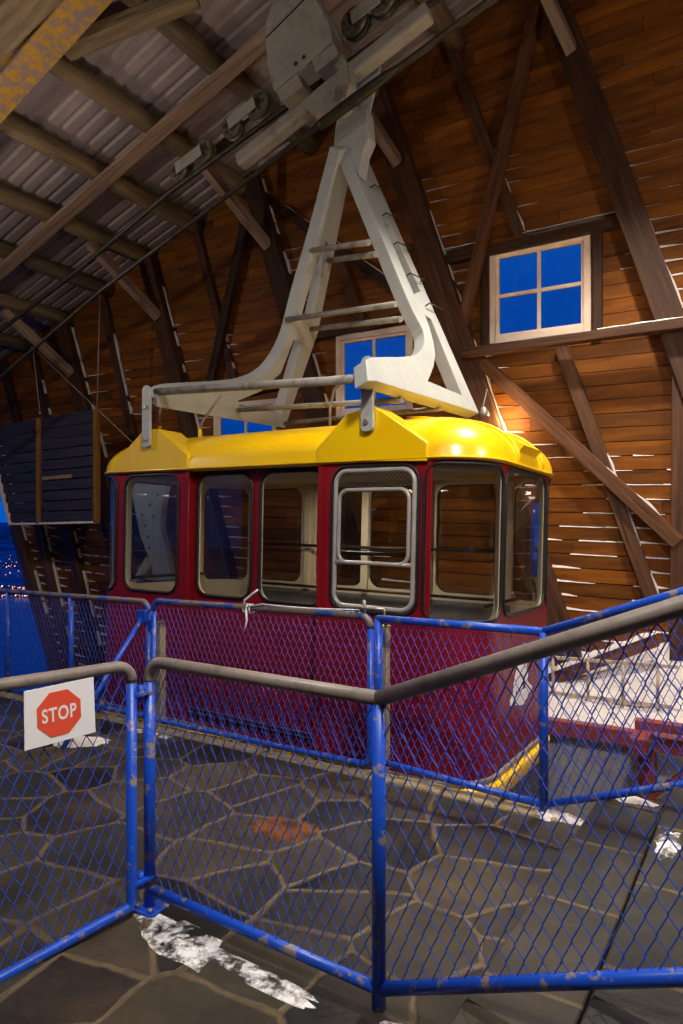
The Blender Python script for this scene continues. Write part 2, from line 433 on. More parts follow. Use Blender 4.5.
# windows in the wall (setting)
for i, (x0, x1, b0, b1) in enumerate(wins):
    def P(x, b_, y): return (x, y, zb(x, b_))
    def bar(m, xa, xb, ba, bb, y0, y1):
        vs = [P(x, q, y) for y in (y0, y1) for q in (ba, bb) for x in (xa, xb)]
        m.add(vs, [(0,2,3,1),(4,5,7,6),(0,1,5,4),(2,6,7,3),(0,4,6,2),(1,3,7,5)])
    w = MB(); t = .075
    bar(w, x0, x0+t, b0, b1, YW-.06, YW+.06); bar(w, x1-t, x1, b0, b1, YW-.06, YW+.06)
    bar(w, x0+t, x1-t, b0, b0+t, YW-.06, YW+.06); bar(w, x0+t, x1-t, b1-t, b1, YW-.06, YW+.06)
    o = w.build('window_%d' % (i+1), M['sash'], bevel=.004); tag(o, kind='structure')
    q = MB(); s = .035; xi0, xi1, bi0, bi1 = x0+t+.001, x1-t-.001, b0+t+.001, b1-t-.001; xm, bm_ = (x0+x1)/2, (b0+b1)/2
    bar(q, xi0, xi0+s, bi0, bi1, YW-.03, YW+.02); bar(q, xi1-s, xi1, bi0, bi1, YW-.03, YW+.02)
    bar(q, xi0+s, xi1-s, bi0, bi0+s, YW-.03, YW+.02); bar(q, xi0+s, xi1-s, bi1-s, bi1, YW-.03, YW+.02)
    bar(q, xm-.02, xm+.02, bi0+s, bi1-s, YW-.025, YW+.015); bar(q, xi0+s, xm-.02, bm_-.02, bm_+.02, YW-.025, YW+.015); bar(q, xm+.02, xi1-s, bm_-.02, bm_+.02, YW-.025, YW+.015)
    q.build('sash', M['sash'], o)
    g = MB()
    for xa, xb in ((xi0+s, xm-.02), (xm+.02, xi1-s)):
        for ba, bb in ((bi0+s, bm_-.02), (bm_+.02, bi1-s)): bar(g, xa, xb, ba, bb, YW-.004, YW)
    g.build('pane', M['glass'], o)

# ------------------------------------------------------------------ setting : roof
m = MB(); y = -3.4; prof = []
while y < 7.98:
    prof += [(y, 0), (y+.115, 0), (y+.135, .035), (y+.18, .035)]; y += .2
X0, X1 = -16.5, 3.4
vs = []
for x in (X0, X1):
    for (yy, h) in prof: vs.append((x, yy, roof_z(x)+h))
k = len(prof)
m.add(vs, [(i, i+1, k+i+1, k+i) for i in range(k-1)])
m.add([(v[0], v[1], v[2]+.012) for v in vs], [(k+i, k+i+1, i+1, i) for i in range(k-1)])
tag(m.build('ceiling', M['roof'], recalc=False), kind='structure')

# ------------------------------------------------------------------ timbers
USED = {}
def timber(name, p0, p1, w, d, label, cat, mat, group=None, front=(0,-1,0), rounded=False, wob=.004):
    """square or round timber with its own length axis as local Z"""
    p0, p1 = Vector(p0), Vector(p1); L = (p1-p0).length; z = (p1-p0).normalized()
    f = Vector(front); f = f - z*f.dot(z)
    if f.length < 1e-3: f = Vector((1,0,0)) - z*z.x
    f.normalize(); x = f.cross(z); rot = Matrix((x, f, z)).transposed()
    m = MB(); n = max(3, int(L/.35)); nseg = 14 if rounded else 4
    vs = []; fs = []
    sd = random.random()*100
    for i in range(n+1):
        h = L*i/n
        ox = wob*(noise.noise((sd, h*1.3, 0))); oy = wob*(noise.noise((sd+9, h*1.3, 3)))
        k = 1 + .05*noise.noise((sd+20, h*1.1, 1)) if rounded else 1 + .03*noise.noise((sd+20, h*1.5, 1))
        if rounded:
            for j in range(nseg):
                q = 2*PI*j/nseg; rr = k*(1+.04*noise.noise((sd, h, j*1.7)))
                vs.append((ox+math.cos(q)*w/2*rr, oy+math.sin(q)*d/2*rr, h))
        else:
            for (sx, sy) in ((-1,-1),(1,-1),(1,1),(-1,1)): vs.append((ox+sx*w/2*k, oy+sy*d/2*k, h))
    for i in range(n):
        for j in range(nseg): fs.append((i*nseg+j, i*nseg+(j+1)%nseg, (i+1)*nseg+(j+1)%nseg, (i+1)*nseg+j))
    m.add(vs, fs, 0, rounded)
    m.add(vs[:nseg], [tuple(reversed(range(nseg)))]); m.add(vs[-nseg:], [tuple(range(nseg))])
    o = m.build(name, mat, bevel=0 if rounded else .006)
    o.matrix_world = Matrix.Translation(p0) @ rot.to_4x4()
    tag(o, label, cat, group); return o

SN = MB()                                                       # snow blown onto the wall timbers and board lips
def snow_strip(p0, p1, w, d, side, f0=0., f1=1.):
    """irregular snow ridge on the +X flank of a wall timber"""
    p0, p1 = Vector(p0), Vector(p1); z = (p1-p0); L = z.length; z.normalize()
    x = Vector((0,-1,0)).cross(z)
    if x.x < 0: x = -x
    n = max(4, int(L*(f1-f0)/.05)); vs = []; fs = []
    sd = random.random()*50
    for i in range(n+1):
        h = L*(f0+(f1-f0)*i/n)
        e = min(1, i/2, (n-i)/2)
        t = max(.0015, (.004+.034*noise.noise((sd, h*3, 0)))*e)
        base = p0 + z*h + x*(w/2-.002)
        for yy in (d/2-.075, d/2+.0):
            for tt in (0, t): vs.append(base + Vector((0,yy,0)) + x*tt)
    for i in range(n):
        a = i*4; c = a+4
        fs += [(a, c, c+1, a+1), (a+1, c+1, c+3, a+3), (a+3, c+3, c+2, a+2)]
    SN.add(vs, fs, 0, True)
def lip_snow(x, z, L, t=.02):
    """wedge of snow on the board lip nearest to (x,z), tapering to +X"""
    bb = bz(x, z); k = round((bb - (-3.2))/.157); b0 = -3.2 + k*.157 - .011
    n = max(4, int(L/.05)); vs = []; fs = []; sd = random.random()*50
    for i in range(n+1):
        xx = x + L*i/n; tt = (t*(1-i/n)**.8)*(.8+.5*noise.noise((sd, xx*9, 1))) + .002
        zc = zb(xx, b0)
        vs += [(xx, YW-.042, zc-.003), (xx, YW-.036, zc+tt), (xx, YW, zc+tt*1.1)]
    for i in range(n):
        a = i*3; c = a+3; fs += [(a, c, c+1, a+1), (a+1, c+1, c+2, a+2)]
    SN.add(vs, fs, 0, True)
def along(p0, p1, z):
    f = (z-p0.z)/(p1.z-p0.z); return p0 + (p1-p0)*f

def post_line(pa, pb, Y, ztop=None, zbot=None):
    a, b = at_y(*pa, Y), at_y(*pb, Y)
    d = b - a
    if ztop is not None: a2 = a + d*((ztop-a.z)/d.z)
    else: a2 = a
    if zbot is not None: b2 = a + d*((zbot-a.z)/d.z)
    else: b2 = b
    return b2, a2
def top_on_roof(pa, pb, Y, off=.12):
    a, b = at_y(*pa, Y), at_y(*pb, Y); d = a - b
    # z = RZ-off+RS*x
    t = (RZ-off+RS*b.x-b.z)/(d.z-RS*d.x); return b + d*t
PG = 'raking timber posts along the boarded wall'
posts = [
    ((590,100), (645,250), .27, 'broadest dark timber post, raking right of the upper square window', -.3, (.0, .62)),
    ((376,90), (482,405), .30, 'dark timber post raking behind the right leg of the white hanger', .2, (.3, .75)),
    ((257,195), (300,345), .28, 'dark timber post raking left of the hanger above the yellow roof', 1.0, (.4, 1)),
    ((143,239), (181,392), .28, 'dark timber post reaching the roof above the rear bracket of the cabin', .6, (.35, .95)),
    ((60,310), (86,411), .30, 'dark timber post rising behind the top of the slatted blue panel', .2, (.4, .95)),
]
PL = []
for (a, b_, w, lab, zb_, sn) in posts:
    YP = YW - .14
    top = top_on_roof(a, b_, YP, .06); bot, _ = post_line(a, b_, YP, None, zb_)
    timber('timber_post', bot, top, w, .2, lab, 'post', M['post'], PG)
    PL.append((bot, top, w))
    snow_strip(bot, top, w, .2, 1, *sn)
    zz = bot.z
    while zz < top.z*.85:
        p = along(bot, top, zz)
        if random.random() < .62: lip_snow(p.x + w/2/.95, zz, random.uniform(.12, .55), random.uniform(.015, .03))
        zz += .157
# timbers along the lower left end of the wall
for (a, b_, w, lab) in (((16,523), (57,671), .26, 'raking dark end post at the open end of the wall beside the sea'),
                     ((41,525), (70,660), .16, 'snow edged raking stud next to the open end of the wall'),
                     ((68,525), (103,680), .2, 'dark raking stud below the right half of the slatted panel')):
    bot, top = post_line(a, b_, YW-.12, 3.4 if w < .25 else 5.0, -2.0)
    timber('timber_post' if w > .25 else 'timber_stud', bot, top, w, .16, lab, 'post' if w > .25 else 'stud', M['stud'])
    snow_strip(bot, top, w, .16, 1, .3, .8)
    zz = -.8
    while zz < 2.6:
        p = along(bot, top, zz); lip_snow(p.x + w/2, zz, random.uniform(.1,.3), random.uniform(.02,.045)); zz += .157
# studs and diagonal braces on the wall (pixel pair -> point on the wall's inner face)
YS = YW - .075
def wall_timber(name, pa, pb, w, d, lab, cat, mat=None, snow=None, Y=None, lips=0):
    Yq = Y or (YW - .036 - d/2)
    p0, p1 = at_y(*pb, Yq), at_y(*pa, Yq)
    timber(name, p0, p1, w, d, lab, cat, mat or M['stud'], None)
    if snow:
        snow_strip(p0, p1, w, d, 1, *snow)
        if lips:
            f = snow[0]
            while f < snow[1]:
                p = p0 + (p1-p0)*f
                if random.random() < lips: lip_snow(p.x + w/2, p.z, random.uniform(.08,.3), random.uniform(.015,.03))
                f += .157/abs(p1.z-p0.z)
wall_timber('timber_stud', (435,4), (522,240), .13, .08, 'slim stud dropping from the roof onto the beam over the upper window', 'stud', snow=(.02,.36), lips=.5)
wall_timber('diagonal_brace', (536,6), (461,331), .14, .09, 'slim brace crossing the stud left of the upper window', 'brace', Y=YW-.17)
wall_timber('diagonal_brace', (254,189), (398,291), .13, .08, 'snow topped brace sloping behind the middle of the hanger', 'brace', M['post'], snow=(.0,.95))
wall_timber('timber_stud', (334,245), (365,330), .13, .08, 'short stud between the two hanger legs above the middle window', 'stud')
wall_timber('timber_stud', (195,225), (237,392), .13, .08, 'stud leaning right in the crossed pair above the rear of the roof', 'stud', M['post'], snow=(.05,.4), lips=.5)
wall_timber('diagonal_brace', (245,225), (207,400), .14, .09, 'brace leaning left in the crossed pair above the rear of the roof', 'brace', M['post'], Y=YW-.17)
wall_timber('timber_stud', (101,288), (134,440), .16, .09, 'stud standing between the rear bracket and the slatted panel', 'stud', M['post'], snow=(.15,.7), lips=.5)
wall_timber('timber_stud', (33,350), (50,425), .18, .09, 'stud behind the slatted panel under the thin wire', 'stud', M['post'], snow=(.1,.6))
wall_timber('timber_stud', (3,360), (20,430), .2, .09, 'leftmost stud above the slatted panel', 'stud', M['post'])
wall_timber('diagonal_brace', (474,355), (679,543), .15, .1, 'long brace falling from the cabin roof to the right picture edge', 'brace', snow=(.0,.34), Y=YW-.16)
wall_timber('timber_stud', (561,346), (652,597), .14, .1, 'stud crossing the long brace right of the cabin', 'stud', snow=(.0,.55), lips=.9)
wall_timber('timber_post', (684,310), (681,660), .2, .16, 'upright dark post at the right edge behind the handrail', 'post', M['post'])
wall_timber('horizontal_beam', (437,262.5), (628,220.5), .11, .1, 'horizontal beam right above the upper square window', 'beam', M['post'])
wall_timber('horizontal_beam', (463,353.5), (690,323.5), .095, .12, 'long horizontal beam right below the upper square window', 'beam', M['post'], Y=YW-.31)
wall_timber('horizontal_beam', (300,340), (442,309.5), .11, .1, 'horizontal beam over the middle window behind the hanger', 'beam', M['post'])
wall_timber('horizontal_beam', (203,402), (303,380), .11, .1, 'horizontal beam over the lowest window at the rear of the roof', 'beam', M['post'])
wall_timber('timber_stud', (597.5,229), (597.5,333), .1, .07, 'short upright stud touching the right side of the upper window', 'stud', M['post'])
wall_timber('timber_stud', (485.5,256), (485.5,349), .1, .07, 'short upright stud touching the left side of the upper window', 'stud', M['post'])
# snow lying along the two beams by the upper window
def ledge_snow(pa, pb, Y, d, up):
    a, b_ = at_y(*pa, Y), at_y(*pb, Y); n = 30; vs = []; fs = []
    for i in range(n+1):
        p = a + (b_-a)*(i/n); t = .008+.018*abs(noise.noise((p.x*4, 3, 1)))*min(1,i/2,(n-i)/2)
        vs += [p+Vector((0,-d/2,up)), p+Vector((0,-d/2,up+t)), p+Vector((0,d/2,up+t)), p+Vector((0,d/2,up))]
    for i in range(n):
        c = i*4; e = c+4; fs += [(c,e,e+1,c+1),(c+1,e+1,e+2,c+2)]
    SN.add(vs, fs, 0, True)
ledge_snow((524,240.5), (620,219), YW-.086, .1, .065)
ledge_snow((440,258), (476,250), YW-.086, .1, .065)
ledge_snow((598,335.5), (684,324), YW-.31, .12, .05)
# loose snow lips over the lower boards on the right
for _ in range(52):
    px, py = random.uniform(552, 680), random.uniform(455, 660)
    p = at_y(px, py, YW-.03); lip_snow(p.x, p.z, random.uniform(.2,.8), random.uniform(.004,.012))
for _ in range(26):
    p = at_y(random.uniform(610,683), random.uniform(60,320), YW-.03); lip_snow(p.x, p.z, random.uniform(.1,.4), random.uniform(.004,.011))
for _ in range(30):
    p = at_y(random.uniform(60,110), random.uniform(530,640), YW-.03); lip_snow(p.x, p.z, random.uniform(.1,.35), random.uniform(.012,.025))

# roof logs (run along Y, square to the slope)
LX = [-1.1, -2.2, -3.3, -4.4, -5.5, -6.67, -7.74, -8.83, -9.92, -11.1, -12.3, -13.5]
LOGLAB = {-1.1:'round roof log above the picture, first from the camera end', -2.2:'round roof log meeting the broadest post', -3.3:'round roof log between the two right hand posts',
 -4.4:'round roof log whose end shows over the right leg of the hanger', -5.5:'round roof log ending behind the grey carriage body', -6.67:'round roof log passing above the paired wheels of the carriage',
 -7.74:'round roof log starting at the end of the flaking yellow girder', -8.83:'round roof log ending on the post above the rear cabin bracket', -9.92:'round roof log ending over the stud left of the rear bracket',
 -11.1:'round roof log ending on the post above the slatted panel', -12.3:'round roof log over the outer end of the slatted panel', -13.5:'round roof log nearest the open sea end'}
for x in LX:
    z = roof_z(x) - .14
    timber('roof_log', (x, -1.5, z), (x, YW-.05, z), .25, .25, LOGLAB[x], 'log', M['log'], 'round logs carrying the roof sheets', rounded=True, wob=.03)
# long pale board under the logs
a, b_ = at_roof(0, 272, -.30), at_roof(262, 42, -.30)
d = (b_-a).normalized()
timber('roof_board', a - d*1.6, b_ + d*2.2, .2, .05, 'long pale planed board running under the roof logs', 'board', M['pale_timber'], front=(0,0,-1))
# big flaking yellow girder + timber beside it
a, b_ = at_roof(2, 86, -.42), at_roof(77, 0, -.42); d = (b_-a).normalized()
a -= d*1.5; b_ += d*3
e = empty('yellow_girder', (a+b_)/2, 'flaking yellow painted steel girder in the upper left corner', 'girder')
up = Vector((-RS,0,1)).normalized(); sd = d.cross(up).normalized()
for q, nm in ((-1,'lower_flange'), (1,'upper_flange')):
    m = MB(); m.beam(a+up*q*.12, b_+up*q*.12, .32, .025, up); m.build(nm, M['yellow_beam'], e)
m = MB(); m.beam(a, b_, .025, .215, up); m.build('web', M['yellow_beam'], e)
a2, b2 = at_roof(0, 20, -.36), at_roof(20, 0, -.36); d2 = (b2-a2).normalized()
timber('roof_beam', a2 - d2*1.5 , b2 + d2*3, .34, .3, 'greenish old timber beam in the very top left corner', 'beam', M['log'], front=(0,0,-1))
a, b_ = at_roof(64, 50, -.32), at_roof(196, -4, -.32)
timber('roof_brace', a, b_, .2, .12, 'dark flat brace running from the yellow girder to the top edge', 'brace', M['log'], front=(0,0,-1))
# knee braces between logs and posts, at right angles to the wall
for (bi, lab) in ((0,'pale knee brace at the head of the broadest post'), (1,'knee brace behind the grey carriage at the post head'), (2,'knee brace left of the hanger head under the roof'),
                  (3,'snow dusted knee brace over the rear bracket of the cabin'), (4,'snow dusted knee brace above the slatted blue panel')):
    bot, top, w = PL[bi]; p = along(bot, top, top.z-1.15)
    q = Vector((top.x-.02, YW-1.25, roof_z(top.x)-.28))
    timber('knee_brace', p + Vector((.0,-.09,0)), q, .15, .11, lab, 'brace', M['pale_timber'], 'knee braces between posts and roof logs', front=(1,0,0))
    # matching batten along the post, pale with snow
    vs_a = Vector((p.x+w*.42, p.y-.1, p.z)); 
SNOB = SN.build('blown_snow', M['snow'], recalc=True); tag(SNOB, 'thin snow blown onto the timbers and boards of the back wall', 'snow', kind='stuff')

# cables on the wall near the window (thin conduit)
# ------------------------------------------------------------------ cabin
CXc, CYc = -3.855, 5.475
TILT = .024
L_, W_, R_ = 2.15, 1.025, .42
cabin = empty('cable_car_cabin', (CXc-.055, CYc, -.62), 'maroon and yellow cable car cabin docked in the pit', 'cable car', rot=(0, TILT, 0))
BASE = -.62
def seg_lengths(L, W, r): return 2*(L-r), r*PI/2, 2*(W-r)
S1, SA, S2 = seg_lengths(L_, W_, R_)
PER = 2*(S1+S2)+4*SA
def cab_pt(s, z, off=0.0):
    """s runs along the perimeter from the rear end of the near side; off = outward offset. local coords"""
    s = s % PER; L, W, r = L_, W_, R_
    segs = [(S1, 'l', (-L+r, -W), (1,0), (0,-1)), (SA, 'a', (L-r, -W+r), -PI/2), (S2, 'l', (L, -W+r), (0,1), (1,0)), (SA, 'a', (L-r, W-r), 0),
            (S1, 'l', (L-r, W), (-1,0), (0,1)), (SA, 'a', (-L+r, W-r), PI/2), (S2, 'l', (-L, W-r), (0,-1), (-1,0)), (SA, 'a', (-L+r, -W+r), PI)]
    for sg in segs:
        if s <= sg[0]+1e-9:
            if sg[1] == 'l':
                x = sg[2][0]+sg[3][0]*s+sg[4][0]*off; y = sg[2][1]+sg[3][1]*s+sg[4][1]*off
            else:
                q = sg[3]+s/r; x = sg[2][0]+math.cos(q)*(r+off); y = sg[2][1]+math.sin(q)*(r+off)
            return Vector((x, y, z-BASE))
        s -= sg[0]
def X2s(X): return X - (CXc - L_ + R_)
ZW0, ZW1, RW = 1.05, 2.185, .13
def hole_iv(s, h):
    a, b_, z0, z1, r = h
    if s < a-1e-5 or s > b_+1e-5: return None
    dx = max(0, min(s-a, b_-s)); off = 0
    if dx < r: off = r - math.sqrt(max(0, r*r-(r-dx)**2))
    return z0+off, z1-off
def hole_cols(h, n=6):
    a, b_, z0, z1, r = h; c = []
    for i in range(n+1):
        d = r*(1-math.cos(PI/2*i/n)); c += [a+d, b_-d]
    k = int((b_-a-2*r)/.07)
    for i in range(1, k+1): c.append(a+r+(b_-a-2*r)*i/(k+1))
    return sorted(set(round(x, 6) for x in c))
def shell(m, ptf, cols, z0, z1, holes, th, mo=0, mi_=1, closed=False):
    cols = sorted(set(round(c, 6) for c in cols))
    def stack(s, left):
        zs = [z0]
        return zs
    def hole_at(sa, sb):
        mid = (sa+sb)/2
        for h in holes:
            if h[0] < mid < h[1]: return h
        return None
    nC = len(cols)
    for i in range(nC if closed else nC-1):
        sa = cols[i]; sb = cols[(i+1) % nC]; sbm = sb if sb > sa else sb + PER
        h = hole_at(sa, sbm)
        pieces = []
        if h:
            la, ua = hole_iv(sa, h); lb, ub = hole_iv(sb, h)
            pieces = [([z0, la], [z0, lb]), ([ua, z1], [ub, z1])]
        else:
            A = [z0, z1]; B = [z0, z1]
            for hh_ in holes:
                for s_, lst in ((sa, A), (sb, B)):
                    if abs(s_-hh_[0]) < 1e-5 or abs(s_-hh_[1]) < 1e-5: lst[1:1] = list(hole_iv(s_, hh_))
            pieces = [(A, B)]
        for (A, B) in pieces:
            for off, mm, rev in ((0, mo, False), (-th, mi_, True)):
                vs = [ptf(sa, z, off) for z in A] + [ptf(sb, z, off) for z in reversed(B)]
                f = list(range(len(vs)))
                f = list(reversed(f)) if not rev else f
                m.add(vs, [f], mm, False)
            if h:   # reveal
                za, zb2 = (A[1], B[1]) if A[0] == z0 else (A[0], B[0])
                m.add([ptf(sa, za, 0), ptf(sb, zb2, 0), ptf(sb, zb2, -th), ptf(sa, za, -th)], [(0,1,2,3)], mo if h[4] < .05 else mi_)
    for h in holes:
        for s_ in (h[0], h[1]):
            l, u = hole_iv(s_, h)
            m.add([ptf(s_, l, 0), ptf(s_, u, 0), ptf(s_, u, -th), ptf(s_, l, -th)], [(0,1,2,3)], mo if h[4] < .05 else mi_)
def outline(ptf, h, off, n=6):
    c = hole_cols(h, n); pts = [ptf(s, hole_iv(s, h)[0], off) for s in c] + [ptf(s, hole_iv(s, h)[1], off) for s in reversed(c)]
    return pts
def pane(ptf, h, off):
    m = MB(); c = hole_cols(h)
    for o in (off, off-.006):
        for a, b_ in zip(c, c[1:]):
            l0, u0 = hole_iv(a, h); l1, u1 = hole_iv(b_, h)
            m.add([ptf(a, l0, o), ptf(b_, l1, o), ptf(b_, u1, o), ptf(a, u0, o)], [(0,1,2,3)], 0, True)
    return m
near_w = [(X2s(-5.46), X2s(-4.71)), (X2s(-2.96), X2s(-2.19))]
c1 = S1
holes = [(a, b_, ZW0, ZW1, RW) for a, b_ in near_w]
door = (X2s(-4.60), X2s(-3.09), -.12, 2.215, .03)
f0 = S1 + SA
far0 = S1 + SA + S2 + SA
rear0 = far0 + S1 + SA
holes += [(S1-.02, f0+.015, ZW0-.02, ZW1, RW), (f0+.07, f0+S2-.07, ZW0-.01, ZW1, RW), (f0+S2-.015, far0+.02, ZW0-.02, ZW1, RW)]
fX = lambda X: far0 + (CXc + L_ - R_ - X)
holes += [(fX(-2.25), fX(-2.97), ZW0, ZW1, RW), (fX(-3.13), fX(-3.79), ZW0, ZW1, RW), (fX(-3.87), fX(-4.53), ZW0, ZW1, RW), (fX(-4.73), fX(-5.47), ZW0, ZW1, RW)]
holes += [(far0+S1-.02, rear0+.015, ZW0-.02, ZW1, RW), (rear0+.07, rear0+S2-.07, ZW0-.01, ZW1, RW), (rear0+S2-.015, PER-.002, ZW0-.02, ZW1, RW)]
cols = []
p = 0
for i, ln in enumerate((S1, SA, S2, SA, S1, SA, S2, SA)):
    k = 10 if i % 2 else 1
    cols += [p + ln*j/k for j in range(k)]; p += ln
allh = holes + [door]
for h in allh: cols += hole_cols(h)
ZB, ZT = -.14, 2.235
m = MB(); shell(m, cab_pt, cols, ZB, ZT, allh, .05, 0, 1, True)
# cab floor and ceiling
body = m.build('body', [M['red'], M['beige'], M['rubber']], cabin, local=True, recalc=False)
for p_ in body.data.polygons: p_.use_smooth = False
m = MB(); ring = [cab_pt(s, -.02, -.06) for s in cols]; m.add(ring, [tuple(range(len(ring)))]); ring2 = [cab_pt(s, -.06, -.06) for s in cols]; m.add(ring2, [tuple(reversed(range(len(ring2))))])
m.build('floor_panel', M['grey_lining'], cabin, local=True, recalc=False)
m = MB(); ring = [cab_pt(s, 2.23, -.03) for s in cols]; m.add(ring, [tuple(reversed(range(len(ring))))])
m.build('headlining', M['beige'], cabin, local=True, recalc=False)
for h in holes:
    g = pane(cab_pt, h, -.018).build('window_pane', M['glass'], cabin, local=True, recalc=False)
    m = MB(); m.tube(outline(cab_pt, h, .004), .014, 6, closed=True); m.build('window_seal', M['rubber'], g, local=True)
# sliding doors, set back in the near side
def door_pt(s, z, off=0): 
    v = cab_pt(s, z, -.09+off); return v
for (Xa, Xb, Wa, Wb) in ((-4.595, -3.832, -4.535, -3.875), (-3.828, -3.05, -3.775, -3.09)):
    h = (X2s(Wa), X2s(Wb), ZW0, ZW1-.005, RW)
    m = MB(); shell(m, door_pt, [X2s(Xa), X2s(Xb)] + hole_cols(h), -.115, 2.212, [h], .035, 0, 1)
    d_ = m.build('door', [M['red'], M['beige'], M['rubber']], cabin, local=True, recalc=False)
    pane(door_pt, h, -.015).build('window_pane', M['glass'], d_, local=True, recalc=False)
    m = MB(); m.tube(outline(door_pt, h, .004), .016, 6, closed=True); m.build('window_seal', M['rubber'], d_, local=True)
for X in (-4.62, -3.065):
    m = MB(); c = cab_pt(X2s(X), 1.05, -.085); m.obox(c, (1,0,0), (0,1,0), (0,0,1), .02, .034, 1.16); m.build('door_jamb', M['red'], cabin, local=True)
# silver sash in the window right of the door
h = (X2s(-2.96), X2s(-2.19), ZW0, ZW1, RW)
m = MB(); m.tube(outline(cab_pt, (h[0]+.035, h[1]-.035, h[2]+.035, h[3]-.035, .1), .004), .019, 8, closed=True)
sash = m.build('window_sash', M['alu'], cabin, local=True); sash['label'] = 'aluminium sash frame'
m = MB(); m.tube(outline(cab_pt, (h[0]+.075, h[1]-.075, 1.43, 2.0, .08), .012), .016, 8, closed=True)
m.tube([cab_pt(h[0]+.05, 1.43, .012), cab_pt(h[1]-.05, 1.43, .012)], .016, 6)
m.build('sliding_light', M['alu'], sash, local=True)
def zigzag(m, P, L, H, w, st, r):
    """chain link wires: P(u,v) gives the point"""
    n = int(L/w); w = L/n; k = int(H/st); st = H/k
    for i in range(n):
        pts = []
        for j in range(k+1):
            u = (i + ((j+i) % 2))*w; pts += [P(u, max(0, j-.07)*st), P(u, min(k, j+.07)*st)]
        m.tube(pts, r, 4, caps=False, smooth=False)
m = MB(); zigzag(m, lambda u, v: cab_pt(h[0]+.07+u, 1.98+v, -.012), h[1]-h[0]-.14, .15, .018, .018, .0015)
m.build('vent_mesh', M['dark_metal'], sash, local=True)
# inner hand rails
for s0, s1, z in ((far0+.12, far0+S1-.12, 1.50), (far0+.12, far0+S1-.12, 1.02)):
    m = MB(); m.tube([cab_pt(s0, z, -.14), cab_pt(s1, z, -.14)], .016, 8); m.build('hand_rail', M['dark_metal'], cabin, local=True)
for z in (1.50,):
    m = MB(); m.tube([cab_pt(X2s(-3.02), z, -.13), cab_pt(X2s(-2.2), z, -.13)], .016, 8); m.build('hand_rail', M['dark_metal'], cabin, local=True)
for (a, b_) in ((f0+.03, f0+S2-.03), (rear0+.03, rear0+S2-.03)):
    m = MB(); m.tube([cab_pt(a, 1.12, -.12), cab_pt(b_, 1.12, -.12)], .016, 8); m.build('hand_rail', M['dark_metal'], cabin, local=True)
m = MB()
vs = []; cs = [far0 + .02 + (S1-.04)*i/20 for i in range(21)]
m.add([cab_pt(s, -.02, -.052) for s in cs]+[cab_pt(s, .97, -.052) for s in reversed(cs)], [tuple(range(42))])
m.build('wainscot', M['grey_lining'], cabin, local=True, recalc=False)
# pillars of the lining between the far windows
for X in (-4.63, -3.83, -3.05, -2.17):
    m = MB(); c = cab_pt(fX(X), 1.6, -.065); m.obox(c, (1,0,0), (0,1,0), (0,0,1), .045, .02, .62); m.build('lining_pillar', M['beige'], cabin, local=True, bevel=.01)
# roof
def roof_ring(inset, z):
    L, W, r = L_-inset, W_-inset, max(R_-inset*.62, .06)
    pts = []
    for (cx, cy, q0) in ((L-r, -W+r, -PI/2), (L-r, W-r, 0), (-L+r, W-r, PI/2), (-L+r, -W+r, PI)):
        for i in range(11):
            q = q0 + PI/2*i/10; pts.append(Vector((cx+math.cos(q)*r, cy+math.sin(q)*r, z-BASE)))
    return pts
rows_r = [(-.005, 2.21), (-.02, 2.215), (-.025, 2.235)]
for i in range(11):
    q = PI/2*i/10; rows_r.append((-.022+.62*(1-math.cos(q)), 2.245+.37*math.sin(q)))
rows_r += [(.75, 2.645), (.9, 2.665), (1.0, 2.672)]
def dens(ring):   # subdivide the straights
    out = []
    for i, p_ in enumerate(ring):
        out.append(p_); q_ = ring[(i+1) % len(ring)]
        if i % 11 == 10:
            for k in range(1, 9): out.append(p_.lerp(q_, k/9))
    return out
m = MB(); rr = [dens(roof_ring(a, z)) for a, z in rows_r]; nn = len(rr[0])
for a, b_ in zip(rr, rr[1:]):
    m.add(a+b_, [(j, (j+1)%nn, nn+(j+1)%nn, nn+j) for j in range(nn)], 0, True)
m.add(rr[-1], [tuple(range(nn))], 0, True)
roof = m.build('roof', M['yellow'], cabin, local=True)
# rain bead at the roof edge, raised seams at the front
m = MB(); m.tube([v for v in dens(roof_ring(-.03, 2.228))], .009, 6, closed=True); m.build('drip_edge', M['yellow'], roof, local=True)
for yy in (-.30, .34):
    pts = []
    for a, z in rows_r[3:]:
        pts.append(Vector((L_-a+.006, yy*(1-.12*a), z-BASE+.006)))
    m = MB(); m.tube(pts, .016, 6); m.build('seam_ridge', M['yellow'], roof, local=True)
# air scoop
m = MB(); x0 = L_; zc = 2.36-BASE
m.prism([(x0-.25,-.24,zc+.13),(x0+.045,-.24,zc+.03),(x0-.05,-.24,zc-.07)], (0,.48,0))
m.build('air_scoop', M['yellow'], roof, local=True)
# gusset plates on the near roof edge that carry the brackets + the far pair
def loc_from_world(p): 
    q = Vector(p) - Vector(cabin.location); c, s = math.cos(-TILT), math.sin(-TILT)
    return Vector((q.x*c+q.z*s, q.y, -q.x*s+q.z*c))
G1 = [(316,461),(316,448),(345,415),(372,405),(382,411),(427,442),(427,461)]
G2 = [(112,471),(116,461),(144,429),(159,429),(187,454),(187,469)]
for gp in (G1, G2):
    pts = [loc_from_world(at_y(x, y, CYc-W_-.035)) for x, y in gp]
    for side in (1, -1):
        pp = [Vector((q.x, q.y*side, q.z)) for q in pts]
        m = MB(); m.prism(pp, (0, .30*side, 0)); m.build('roof_gusset', M['yellow'], cabin, local=True, bevel=.012)
